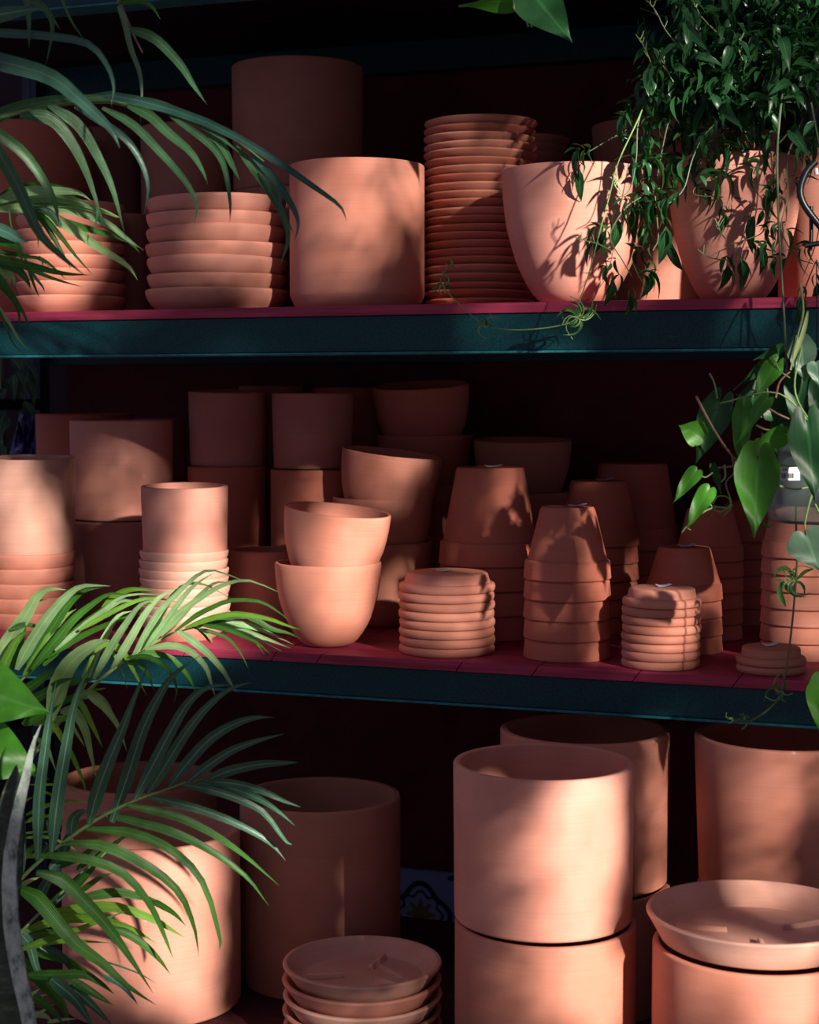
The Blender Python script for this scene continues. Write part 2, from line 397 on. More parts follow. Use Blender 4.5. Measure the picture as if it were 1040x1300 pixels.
def inv_saucer_stack(px, py, r, Z, z0, n, pitch, rtop, mat, where, group, sticker=None, xy=None):
    x, y = xy if xy else siteZ(px, py, Z)
    q = lambda p: pxl(p, x, y, z0)
    P = q(pitch) - .0004; Rr = q(r); rt = q(rtop); t = .0042
    step = [(Rr - .010 - t, 0), (Rr - .003, 0), (Rr - .001, P * .12), (Rr - .0002, P * .38), (Rr, P * .55), (Rr - .0015, P * .85), (Rr - .005, P * .99),
            (Rr - .0085, P * 1.02), (rt + .003, P * 1.95), (rt - .001, P * 2.12), (rt - .004, P * 2.16), (0, P * 2.16), (0, P * 2.16 - t), (rt - t - .001, P * 2.16 - t), (rt - t + .002, P * 1.9)]
    me = lathe('saucer', step + [(Rr - .010 - t, P * .9)], mat, 64, True, 50)
    for i in range(n):
        k = n - 1 - i; od = ORD[k] if i else 'bottom one'
        o = one('rimmed_saucer', me, x + random.uniform(-.0009, .0009), y + random.uniform(-.0009, .0009), z0 + i * q(pitch),
                'upturned clay saucer, %s of %s' % (od, where), 'saucer', group)
        if k == 0 and sticker is not None: sticker_on(o, P * 2.16, sticker * rt, .024, .016)

# ================================================================ TOP SHELF
zt = Z_TOP + .0003
saucer_stack(90, 330, 69, 3.08, zt, 8, 16.6, 22, 56, M['warm'], 'deep clay saucer', 'the far left stack behind palm leaves', 'saucers in the left stack of the top shelf')
saucer_stack(276, 330, 89.5, 3.0, zt, 7, 18.9, 27.5, 72, M['pale'], 'wide clay saucer', 'the short wide stack, top shelf', 'wide saucers on the top shelf', wob=0.025)
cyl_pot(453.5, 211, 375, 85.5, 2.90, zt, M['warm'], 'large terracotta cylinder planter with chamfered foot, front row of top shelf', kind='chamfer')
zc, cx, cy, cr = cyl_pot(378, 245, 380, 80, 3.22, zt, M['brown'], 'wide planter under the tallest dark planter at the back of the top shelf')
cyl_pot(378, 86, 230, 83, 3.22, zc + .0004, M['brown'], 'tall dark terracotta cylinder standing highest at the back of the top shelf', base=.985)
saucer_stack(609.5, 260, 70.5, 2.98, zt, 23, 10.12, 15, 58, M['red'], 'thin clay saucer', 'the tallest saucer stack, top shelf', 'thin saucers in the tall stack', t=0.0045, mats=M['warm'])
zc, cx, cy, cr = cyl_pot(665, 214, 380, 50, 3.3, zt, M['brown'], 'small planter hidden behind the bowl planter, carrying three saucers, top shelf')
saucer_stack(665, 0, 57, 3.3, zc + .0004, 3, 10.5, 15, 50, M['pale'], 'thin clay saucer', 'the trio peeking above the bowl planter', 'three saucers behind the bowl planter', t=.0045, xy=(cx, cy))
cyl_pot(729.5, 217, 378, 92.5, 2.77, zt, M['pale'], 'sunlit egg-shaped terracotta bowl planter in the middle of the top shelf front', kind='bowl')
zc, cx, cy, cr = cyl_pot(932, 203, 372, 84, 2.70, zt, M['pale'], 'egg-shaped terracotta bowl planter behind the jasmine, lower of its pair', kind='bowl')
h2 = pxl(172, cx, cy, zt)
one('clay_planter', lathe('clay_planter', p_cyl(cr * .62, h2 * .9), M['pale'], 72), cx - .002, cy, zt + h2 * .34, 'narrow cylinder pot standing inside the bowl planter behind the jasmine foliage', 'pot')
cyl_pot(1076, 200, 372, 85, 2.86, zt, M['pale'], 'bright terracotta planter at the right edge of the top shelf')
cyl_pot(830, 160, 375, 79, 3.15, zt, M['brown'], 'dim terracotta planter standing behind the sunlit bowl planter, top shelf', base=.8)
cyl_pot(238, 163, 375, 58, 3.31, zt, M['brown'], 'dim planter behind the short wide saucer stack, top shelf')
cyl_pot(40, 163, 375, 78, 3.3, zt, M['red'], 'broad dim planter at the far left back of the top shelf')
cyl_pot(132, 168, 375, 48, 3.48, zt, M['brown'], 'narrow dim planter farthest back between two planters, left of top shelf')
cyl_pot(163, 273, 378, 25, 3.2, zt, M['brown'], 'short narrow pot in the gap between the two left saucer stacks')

# ================================================================ MIDDLE SHELF
zm = Z_MID + .0003
x, y = foot(38, 801, 50, zm)
tz_, h_, x, y = saucer_stack(38, 0, 58.5, 0, zm, 5, 18.2, 22, 50, M['warm'], 'deep clay saucer', 'the five under leftmost cylinder', 'saucers under the leftmost cylinder', xy=(x, y), t=.007)
Z1 = depth((x, y, tz_)); cyl_pot(38, 580, 700, 58.5, Z1, tz_ + .0082, M['cream'], 'sunlit pale cylinder planter on five saucers, leftmost of middle shelf', base=.93, tl=(0, .03))
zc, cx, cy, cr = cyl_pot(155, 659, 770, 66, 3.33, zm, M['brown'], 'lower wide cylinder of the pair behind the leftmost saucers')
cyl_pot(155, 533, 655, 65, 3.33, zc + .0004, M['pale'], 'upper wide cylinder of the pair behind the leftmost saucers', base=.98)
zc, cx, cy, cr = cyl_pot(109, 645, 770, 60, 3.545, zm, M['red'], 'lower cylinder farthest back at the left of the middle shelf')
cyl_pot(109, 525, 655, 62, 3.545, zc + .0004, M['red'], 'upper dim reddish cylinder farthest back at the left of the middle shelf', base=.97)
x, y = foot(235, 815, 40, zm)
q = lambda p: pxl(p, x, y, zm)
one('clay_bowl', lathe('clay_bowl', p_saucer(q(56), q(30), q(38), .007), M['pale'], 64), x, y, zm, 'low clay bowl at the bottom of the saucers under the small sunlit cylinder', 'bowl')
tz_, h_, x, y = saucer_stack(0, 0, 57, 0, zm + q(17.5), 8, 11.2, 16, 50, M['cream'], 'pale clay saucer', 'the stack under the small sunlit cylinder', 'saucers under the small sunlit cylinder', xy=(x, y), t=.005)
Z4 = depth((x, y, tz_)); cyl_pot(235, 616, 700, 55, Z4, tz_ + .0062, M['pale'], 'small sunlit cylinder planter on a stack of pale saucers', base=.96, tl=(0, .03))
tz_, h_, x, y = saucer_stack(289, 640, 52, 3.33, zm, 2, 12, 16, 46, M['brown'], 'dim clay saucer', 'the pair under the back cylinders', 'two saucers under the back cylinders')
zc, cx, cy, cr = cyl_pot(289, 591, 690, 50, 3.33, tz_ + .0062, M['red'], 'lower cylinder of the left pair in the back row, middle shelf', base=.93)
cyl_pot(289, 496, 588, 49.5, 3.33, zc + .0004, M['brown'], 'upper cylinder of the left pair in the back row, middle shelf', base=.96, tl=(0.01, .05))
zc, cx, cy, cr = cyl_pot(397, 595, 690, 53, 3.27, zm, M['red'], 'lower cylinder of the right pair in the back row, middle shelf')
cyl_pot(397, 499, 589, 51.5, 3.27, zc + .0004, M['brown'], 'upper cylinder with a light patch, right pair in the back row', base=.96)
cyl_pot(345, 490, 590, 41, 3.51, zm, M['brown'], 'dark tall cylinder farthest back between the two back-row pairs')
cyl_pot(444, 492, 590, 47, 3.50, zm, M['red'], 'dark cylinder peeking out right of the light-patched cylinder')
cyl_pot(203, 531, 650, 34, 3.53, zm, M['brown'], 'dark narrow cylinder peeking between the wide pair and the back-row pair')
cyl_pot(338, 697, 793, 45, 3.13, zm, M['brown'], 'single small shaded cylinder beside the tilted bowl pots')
def bowl_stack(px, r, Z, n, pitch, Hpx, top, mat, names, group, xy=None, tops=None, z0=None):
    x, y = xy if xy else siteZ(px, 640, Z)
    z = zm if z0 is None else z0
    q = lambda p: pxl(p, x, y, z + .06)
    me = lathe('bowl_pot', p_bowl(q(r), q(Hpx), .0058), mat, 72)
    for i in range(n):
        last = i == n - 1
        one('bowl_pot', me, x, y, z + i * q(pitch) + (.002 if last and n > 1 else 0), names[i], 'pot', group, top if last else None)
    return x, y
xb, yb_ = foot(417, 823, 26, zm)
qb = lambda p: pxl(p, xb, yb_, zm + .06)
bme = lathe('bowl_pot', p_bowl(qb(67.5), qb(107), .0065), M['warm'], 72)
one('bowl_pot', bme, xb, yb_, zm, 'sunlit curved clay pot at the front, lower of the pair', 'pot', 'sunlit curved pots at the front')
o = one('bowl_pot', bme, xb + RT.x * qb(2), yb_ + RT.y * qb(2), zm + qb(67), 'sunlit curved clay pot tilted inside the front one', 'pot', 'sunlit curved pots at the front', (0.105, 0.06))
nme = ['curved clay pot, bottom one of the middle bowl stack', 'curved clay pot, second of the middle bowl stack', 'curved clay pot tilted on top of the middle bowl stack']
bowl_stack(486, 63.5, 3.16, 3, 56, 108, (0.115, 0.05), M['warm'], nme, 'curved pots in the middle stack')
nme = ['curved clay pot, %s in the back bowl stack' % s for s in ('bottom one', 'third from top', 'second from top', 'leaning on top')]
bowl_stack(539, 60.5, 3.38, 4, 62, 100, (-0.05, 0.10), M['red'], nme, 'curved pots in the back stack')
nme = ['curved clay pot, %s in the stack behind the big upturned pots' % s for s in ('bottom one', 'second', 'top one')]
bowl_stack(663, 61.5, 3.29, 3, 64, 96, (0.0, 0.04), M['brown'], nme, 'curved pots behind the big upturned pots')

# upturned rimmed flower pots
x, y = foot(622, 815, 65, zm)
classic_stack(622, 0, 65, 0, zm, 4, 30, 593, 42, 59, M['red'], 'the widest stack, left of middle', 'rimmed pots in the widest upturned stack', .1, (x, y))
x, y = foot(720, 842, 55.5, zm)
classic_stack(720, 0, 55.5, 0, zm, 5, 24.6, 643, 33.5, 50.3, M['red'], 'the front centre stack', 'rimmed pots in the front centre stack', .35, (x, y))
classic_stack(759.6, 700, 51.5, 3.10, zm, 6, 21.5, 610, 35, 48, M['red'], 'the stack just behind the front centre one', 'rimmed pots just behind the front centre stack', .2)
classic_stack(803, 700, 59, 3.30, zm, 4, 29, 588, 42, 55.5, M['red'], 'the dim large stack at the back', 'rimmed pots in the dim back stack', None)
x, y = foot(867.5, 833, 49, zm)
classic_stack(868, 0, 49, 0, zm, 4, 21.6, 694, 32, 45.5, M['red'], 'the short front right stack', 'rimmed pots in the short front right stack', .1, (x, y))
x, y = foot(900, 815, 43, zm)
classic_stack(900, 0, 43, 0, zm, 6, 19.4, 645, 28, 40, M['red'], 'the slim stack below the hanging leaves', 'rimmed pots below the hanging leaves', -.1, (x, y))
classic_stack(951, 700, 45, 3.22, zm, 6, 20.5, 636, 29, 42, M['red'], 'the slim dark stack farther back at right', 'rimmed pots in the slim dark stack', None)
x, y = foot(1022, 841, 57, zm)
classic_stack(1022, 0, 57, 0, zm, 7, 20.8, 612, 38, 53, M['warm'], 'the right edge stack below the clear pot', 'rimmed pots at the right edge', None, (x, y))
# upturned saucers
x, y = foot(567.5, 836, 61, zm)
inv_saucer_stack(0, 0, 61, 0, zm, 8, 11.2, 49, M['warm'], 'the wider of the tall saucer stacks', 'upturned saucers left of the front centre pots', -.1, (x, y))
x, y = foot(839, 852.5, 50, zm)
inv_saucer_stack(0, 0, 50, 0, zm, 8, 11.05, 39, M['warm'], 'the narrower tall saucer stack', 'upturned saucers right of the front centre pots', .05, (x, y))
x, y = foot(979, 859, 44, zm)
inv_saucer_stack(0, 0, 44, 0, zm, 2, 10.5, 34, M['warm'], 'the low pair at right', 'the low pair of upturned saucers', -.05, (x, y))

# ================================================================ BASE PLATFORM
zf = .0003
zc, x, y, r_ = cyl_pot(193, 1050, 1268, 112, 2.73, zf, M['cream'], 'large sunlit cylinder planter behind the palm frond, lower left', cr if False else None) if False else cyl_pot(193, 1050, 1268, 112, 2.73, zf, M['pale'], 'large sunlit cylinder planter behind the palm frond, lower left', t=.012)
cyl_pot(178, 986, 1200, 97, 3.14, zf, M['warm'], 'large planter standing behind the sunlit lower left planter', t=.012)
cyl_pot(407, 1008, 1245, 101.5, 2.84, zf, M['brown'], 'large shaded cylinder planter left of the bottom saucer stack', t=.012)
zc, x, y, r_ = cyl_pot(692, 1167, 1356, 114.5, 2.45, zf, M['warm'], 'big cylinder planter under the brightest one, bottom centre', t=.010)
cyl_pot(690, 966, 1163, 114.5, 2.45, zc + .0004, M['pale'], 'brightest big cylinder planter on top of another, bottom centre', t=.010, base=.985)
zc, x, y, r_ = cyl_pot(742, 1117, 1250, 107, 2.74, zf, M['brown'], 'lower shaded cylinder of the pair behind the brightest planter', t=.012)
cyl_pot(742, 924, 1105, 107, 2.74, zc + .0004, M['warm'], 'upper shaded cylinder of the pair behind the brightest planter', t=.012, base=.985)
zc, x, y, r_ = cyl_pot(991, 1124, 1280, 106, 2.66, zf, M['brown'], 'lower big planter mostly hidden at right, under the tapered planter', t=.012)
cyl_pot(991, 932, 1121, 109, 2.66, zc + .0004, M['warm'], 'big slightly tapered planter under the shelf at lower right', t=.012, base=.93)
zc, x, y, r_ = cyl_pot(959, 1196, 1380, 130, 2.34, zf, M['warm'], 'big cylinder planter at lower right carrying a footed saucer', t=.010)
def big_saucer(nm_, x, y, z, Rr, H, Rb, angs, label, group, mat, t=.008):
    e = link(nm_, None, None, (x, y, z), label, 'saucer', group)
    link('dish', lathe('dish', p_saucer(Rr, H, Rb, t, True), mat, 80), e)
    for a in angs:
        v = []; L_ = Rb * .56; wd = .0052; hh = .0085
        prof = [(0, -wd), (0, wd), (L_, wd), (L_, -wd)]
        vv = [(a_, b_, 0) for a_, b_ in prof] + [(.002 + 0, -wd * .6, hh * .8), (.002, wd * .6, hh * .8), (L_ - .001, wd * .6, hh), (L_ - .001, -wd * .6, hh)]
        me = mesh('foot_rib', vv, [(0, 1, 2, 3), (4, 7, 6, 5), (0, 4, 5, 1), (1, 5, 6, 2), (2, 6, 7, 3), (3, 7, 4, 0)], mat, False)
        rb_ = link('foot_rib', me, e, rot=(0, 0, YAW + R(a)))
        d = Vector((math.cos(YAW + R(a)), math.sin(YAW + R(a)), 0)) * Rb * .30
        rb_.location = (d.x, d.y, t - .0002)
        mo = rb_.modifiers.new('b', 'BEVEL'); mo.width = .0015; mo.segments = 3
    return e
Rr = siz(139, x, y, zc); big_saucer('footed_saucer', x, y, z_of(x, y, 1192), Rr, z_of(x, y, 1155) - z_of(x, y, 1192), Rr * .86, (168, 22, -95), 'wide footed saucer with three raised ribs on the lower right planter', None, M['cream'])
xs, ys = siteZ(460, 1250, 2.55)
qs = lambda p: pxl(p, xs, ys, .1)
z_top = z_of(xs, ys, 1219); Hs = qs(27); n = int((z_top - Hs) / qs(17)) + 1; pt = (z_top - Hs) / (n - 1)
for i in range(n):
    k = n - 1 - i
    big_saucer('footed_saucer', xs + random.uniform(-.001, .001), ys + random.uniform(-.001, .001), .0003 + i * pt, qs(101), Hs, qs(84), (68, -47, 192) if k == 0 else (68 + k * 31, -52 + k * 31, 188 + k * 31),
               'wide ribbed clay saucer, %s of the bottom centre stack' % (ORD[k] if i else 'bottom one'), 'wide ribbed saucers at the bottom', M['cream'] if k % 2 == 0 else M['pale'])
# ================================================================ PLANTS
def leafmat(name, col, rib=(0.2, 0.4, 0.1), stripes=0.0, rough=0.38, trans=0.30, under=None, yellow=0.0):
    m, nt, b = nm(name); L = nt.links
    uv = node(nt, 'ShaderNodeUVMap').outputs[0]
    sp = node(nt, 'ShaderNodeSeparateXYZ'); L.new(uv, sp.inputs[0])
    tc = node(nt, 'ShaderNodeTexCoord').outputs['Object']
    oi = node(nt, 'ShaderNodeObjectInfo').outputs['Random']
    n1 = noise(nt, tc, 35, 3)
    dk = tuple(c * .55 for c in col); lt = tuple(min(1, c * 1.5) for c in col)
    c1 = ramp(nt, n1, [(.3, dk), (.7, lt)]).outputs[0]
    c1 = mix(nt, .6, c1, col)
    rr = ramp(nt, oi, [(0, (.75, .8, .8)), (1, (1.25, 1.15, 1.0))]).outputs[0]
    c1 = mix(nt, 1.0, c1, rr, 'MULTIPLY')
    # pale veins running the length
    wv = node(nt, 'ShaderNodeMath', operation='SINE'); mu = node(nt, 'ShaderNodeMath', operation='MULTIPLY')
    L.new(sp.outputs[1], mu.inputs[0]); mu.inputs[1].default_value = 50; L.new(mu.outputs[0], wv.inputs[0])
    st = ramp(nt, wv.outputs[0], [(.55, (0, 0, 0)), (1.0, (stripes,) * 3)]).outputs[0]
    c1 = mix(nt, st, c1, rib)
    ab = node(nt, 'ShaderNodeMath', operation='SUBTRACT'); L.new(sp.outputs[1], ab.inputs[0]); ab.inputs[1].default_value = .5
    a2 = node(nt, 'ShaderNodeMath', operation='ABSOLUTE'); L.new(ab.outputs[0], a2.inputs[0])
    mid = ramp(nt, a2.outputs[0], [(.02, (.55,) * 3), (.06, (0, 0, 0))]).outputs[0]
    c1 = mix(nt, mid, c1, rib)
    L.new(c1, b.inputs['Base Color']); b.inputs['Roughness'].default_value = rough
    bm = node(nt, 'ShaderNodeBump'); bm.inputs['Strength'].default_value = .3 if stripes > 0 else .03; bm.inputs['Distance'].default_value = .0008; b.inputs['Specular IOR Level'].default_value = .35
    L.new(wv.outputs[0], bm.inputs['Height']); L.new(bm.outputs[0], b.inputs['Normal'])
    tr = node(nt, 'ShaderNodeBsdfTranslucent'); L.new(mix(nt, 1.0, c1, (1.5, 1.7, .7), 'MULTIPLY'), tr.inputs[0])
    ms = node(nt, 'ShaderNodeMixShader'); ms.inputs[0].default_value = trans
    L.new(b.outputs[0], ms.inputs[1]); L.new(tr.outputs[0], ms.inputs[2])
    L.new(ms.outputs[0], nt.nodes['Material Output'].inputs[0])
    return m
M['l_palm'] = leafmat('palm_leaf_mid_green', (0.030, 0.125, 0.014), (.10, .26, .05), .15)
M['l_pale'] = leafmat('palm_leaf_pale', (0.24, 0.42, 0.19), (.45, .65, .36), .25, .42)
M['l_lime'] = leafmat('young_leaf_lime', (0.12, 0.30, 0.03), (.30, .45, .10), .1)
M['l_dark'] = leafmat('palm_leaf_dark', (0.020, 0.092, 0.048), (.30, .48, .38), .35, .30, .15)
M['l_broad'] = leafmat('broad_blade', (0.036, 0.125, 0.045), (.16, .32, .16), .6, .33, .18)
M['l_blue'] = leafmat('broad_blade_blue', (0.030, 0.105, 0.080), (.12, .26, .20), .5, .28, .12)
M['l_jas'] = leafmat('jasmine_leaf', (0.016, 0.075, 0.028), (.08, .2, .06), .0, .30, .22)
M['l_jas2'] = leafmat('jasmine_leaf_light', (0.055, 0.17, 0.05), (.2, .35, .12), .0, .32, .3)
M['l_phil'] = leafmat('philodendron_leaf', (0.055, 0.24, 0.018), (.10, .32, .06), .0, .40, .3)
M['l_phild'] = leafmat('philodendron_leaf_dark', (0.014, 0.080, 0.022), (.04, .15, .05), .0, .42, .2)
M['l_grey'] = leafmat('philodendron_leaf_grey', (0.10, 0.20, 0.13), (.2, .34, .22), .0, .4, .2)
M['stem'] = plain('green_stem', (0.17, 0.30, 0.09), .5)
M['stemd'] = plain('olive_stem', (0.09, 0.13, 0.06), .5)
M['stemy'] = plain('pale_stem', (0.24, 0.32, 0.11), .5)
M['stemb'] = plain('brown_stem', (0.24, 0.12, 0.09), .6)
m, nt, b = nm('snake_plant_leaf')
tc = node(nt, 'ShaderNodeTexCoord').outputs['Object']
wv = noise(nt, tc, 1, 5, (30, 30, 90), .65)
nt.links.new(ramp(nt, wv, [(.35, (.006, .022, .008)), (.55, (.03, .06, .03)), (.7, (.14, .19, .14))]).outputs[0], b.inputs['Base Color']); b.inputs['Roughness'].default_value = .45
M['snake'] = m
m, nt, b = nm('snake_plant_edge')
tc = node(nt, 'ShaderNodeTexCoord').outputs['Object']
wv = noise(nt, tc, 1, 6, (60, 60, 40), .7)
nt.links.new(ramp(nt, wv, [(.35, (.07, .11, .09)), (.5, (.34, .42, .37)), (.7, (.55, .64, .56))]).outputs[0], b.inputs['Base Color']); b.inputs['Roughness'].default_value = .5
M['snakegrey'] = m

def wloc(o):
    p = Vector((0, 0, 0))
    while o is not None: p += o.location; o = o.parent
    return p
def thing(name, p, label, cat, group=None, parent=None):
    return link(name, None, parent, Vector(p) - (wloc(parent) if parent else Vector((0, 0, 0))), label, cat, group)
def catmull(P, n):
    P = [Vector(p) for p in P]
    if len(P) == 2: return [P[0].lerp(P[1], i / n) for i in range(n + 1)]
    Q = [P[0] * 2 - P[1]] + P + [P[-1] * 2 - P[-2]]; out = []; m_ = len(P) - 1
    for i in range(n + 1):
        t = i / n * m_; k = min(int(t), m_ - 1); t -= k
        a, b_, c_, d = Q[k:k + 4]
        out.append(0.5 * ((2 * b_) + (c_ - a) * t + (2 * a - 5 * b_ + 4 * c_ - d) * t * t + (3 * b_ - a - 3 * c_ + d) * t ** 3))
    return out
def wid(u, kind):
    if kind == 'blade': return max(.015, min(1, (u / .22 + .25)) ** .7 * (1 - u ** 2.2) ** 1.05)
    if kind == 'lance': return max(.02, math.sin(math.pi * min(1, u * .92 + .06)) ** .8 * (1 - u * .25))
    if kind == 'spear': return max(.02, (1 - (1 - u) ** 3) if False else min(1, .75 + u) * (1 - max(0, (u - .35) / .65) ** 1.8))
def ribbon(path, w_, kind='blade', fold=.18, twist=(0, 0), facing=None, wave=0.0, thick=0):
    """verts/faces/uv for a creased leaf along a world path"""
    n = len(path) - 1; v, f, uv = [], [], []
    for i, p in enumerate(path):
        u = i / n; t = (path[min(i + 1, n)] - path[max(i - 1, 0)]).normalized()
        fc = facing if facing is not None else (CAM - p).normalized()
        side = t.cross(fc)
        if side.length < 1e-4: side = RT.copy()
        side.normalize(); up = side.cross(t).normalized()
        a = twist[0] + (twist[1] - twist[0]) * u
        side, up = side * math.cos(a) + up * math.sin(a), up * math.cos(a) - side * math.sin(a)
        ww = w_ * .5 * wid(u, kind)
        wv_ = wave * ww * math.sin(u * 17)
        v += [p + side * ww + up * (fold * ww * 2 + wv_), p, p - side * ww + up * (fold * ww * 2 - wv_)]
        uv += [(u, 0), (u, .5), (u, 1)]
    for i in range(n):
        a = 3 * i
        f += [(a, a + 1, a + 4, a + 3), (a + 1, a + 2, a + 5, a + 4)]
    return v, f, uv
def mesh_uv(name, v, f, uv, mat):
    me = mesh(name, v, f, mat, True, 180)
    l = me.uv_layers.new(name='UVMap')
    for lp in me.loops: l.data[lp.index].uv = uv[lp.vertex_index]
    return me
def blade(name, pts, wpx, mat, parent, Z=2.35, dz=None, n=10, kind='blade', fold=.18, twist=None, label=None, wave=0.0):
    """a leaf that passes through the given points; the third number of a point is its distance in front of the camera"""
    P = []
    for i, p in enumerate(pts):
        z = p[2] if len(p) > 2 else Z + (dz if dz is not None else 0) * i / max(1, len(pts) - 1)
        P.append(at_Z(p[0], p[1], z))
    path = catmull(P, n)
    zz = depth(P[0]); w_ = wpx * zz / F * 1.05
    tw = twist if twist is not None else (random.uniform(-.35, .35), random.uniform(-.5, .5))
    v, f, uv = ribbon(path, w_, kind, fold, tw, None, wave)
    o0 = path[0]; v = [q - o0 for q in v]
    return link(name, mesh_uv(name, v, f, uv, M[mat]), parent, o0 - wloc(parent), label=label)
def tube_data(path, r0, r1, k=6):
    v, f = [], []; n = len(path) - 1; prev = None
    for i, p in enumerate(path):
        t = (path[min(i + 1, n)] - path[max(i - 1, 0)]).normalized()
        if prev is None: prev = t.orthogonal().normalized()
        s = (prev - t * prev.dot(t)).normalized(); prev = s; u = t.cross(s)
        r = r0 + (r1 - r0) * i / n
        v += [p + (s * math.cos(2 * math.pi * j / k) + u * math.sin(2 * math.pi * j / k)) * r for j in range(k)]
    for i in range(n):
        for j in range(k):
            f.append((i * k + j, i * k + (j + 1) % k, (i + 1) * k + (j + 1) % k, (i + 1) * k + j))
    f.append(tuple(range(k))[::-1]); f.append(tuple(n * k + j for j in range(k)))
    return v, f
def tube(name, pts, r0px, r1px, mat, parent, Z=2.35, n=16, world=False, k=6, label=None):
    P = [Vector(p) if world else at_Z(p[0], p[1], p[2] if len(p) > 2 else Z) for p in pts]
    path = catmull(P, n); s = depth(path[0]) / F
    v, f = tube_data(path, r0px * s, r1px * s, k); o0 = path[0]
    return link(name, mesh(name, [q - o0 for q in v], f, M[mat], True, 60), parent, o0 - (wloc(parent) if parent else Vector((0, 0, 0))), label=label)
def heart(name, base, tip, wpx, mat, parent, Z=2.3, dz=0.0, cup=.16, bend=.15, lobes=.24, roll=0.0, label=None, n=16, m_=8):
    """a heart-shaped leaf from its stalk point to its tip"""
    A = at_Z(base[0], base[1], Z); B = at_Z(tip[0], tip[1], Z + dz)
    ax = B - A; L_ = ax.length; t = ax.normalized(); fc = (CAM - A).normalized()
    s = t.cross(fc).normalized(); up = s.cross(t).normalized()
    s, up = s * math.cos(roll) + up * math.sin(roll), up * math.cos(roll) - s * math.sin(roll)
    W = wpx * Z / F * .5
    v, f, uv = [], [], []
    for i in range(n + 1):
        u = i / n
        tb = [(0, .82), (.06, .95), (.15, 1), (.3, .95), (.45, .80), (.6, .60), (.72, .41), (.82, .23), (.9, .11), (1, .01)]
        for (ua, ha), (ub, hb) in zip(tb, tb[1:]):
            if ua <= u <= ub: half = W * (ha + (hb - ha) * (u - ua) / (ub - ua))
        if i == n: half = W * .015
        for j in range(-m_, m_ + 1):
            q = j / m_; aq = abs(q)
            back = (lobes if wpx > 28 else .07) * L_ * math.sin(math.pi * aq ** .8) ** .8 * max(0, 1 - u * 3.2)
            along = u * L_ - back
            z_ = cup * half * (aq ** 1.5) + bend * L_ * (-(u - .35) ** 2) + .025 * L_ * math.sin(9 * u + 2 * q)
            v.append(t * along + s * (q * half) + up * z_); uv.append((u, .5 + q * .5))
    k = 2 * m_ + 1
    for i in range(n):
        for j in range(k - 1): f.append((i * k + j, i * k + j + 1, (i + 1) * k + j + 1, (i + 1) * k + j))
    return link(name, mesh_uv(name, v, f, uv, M[mat]), parent, A - (wloc(parent) if parent else Vector((0, 0, 0))), label=label)

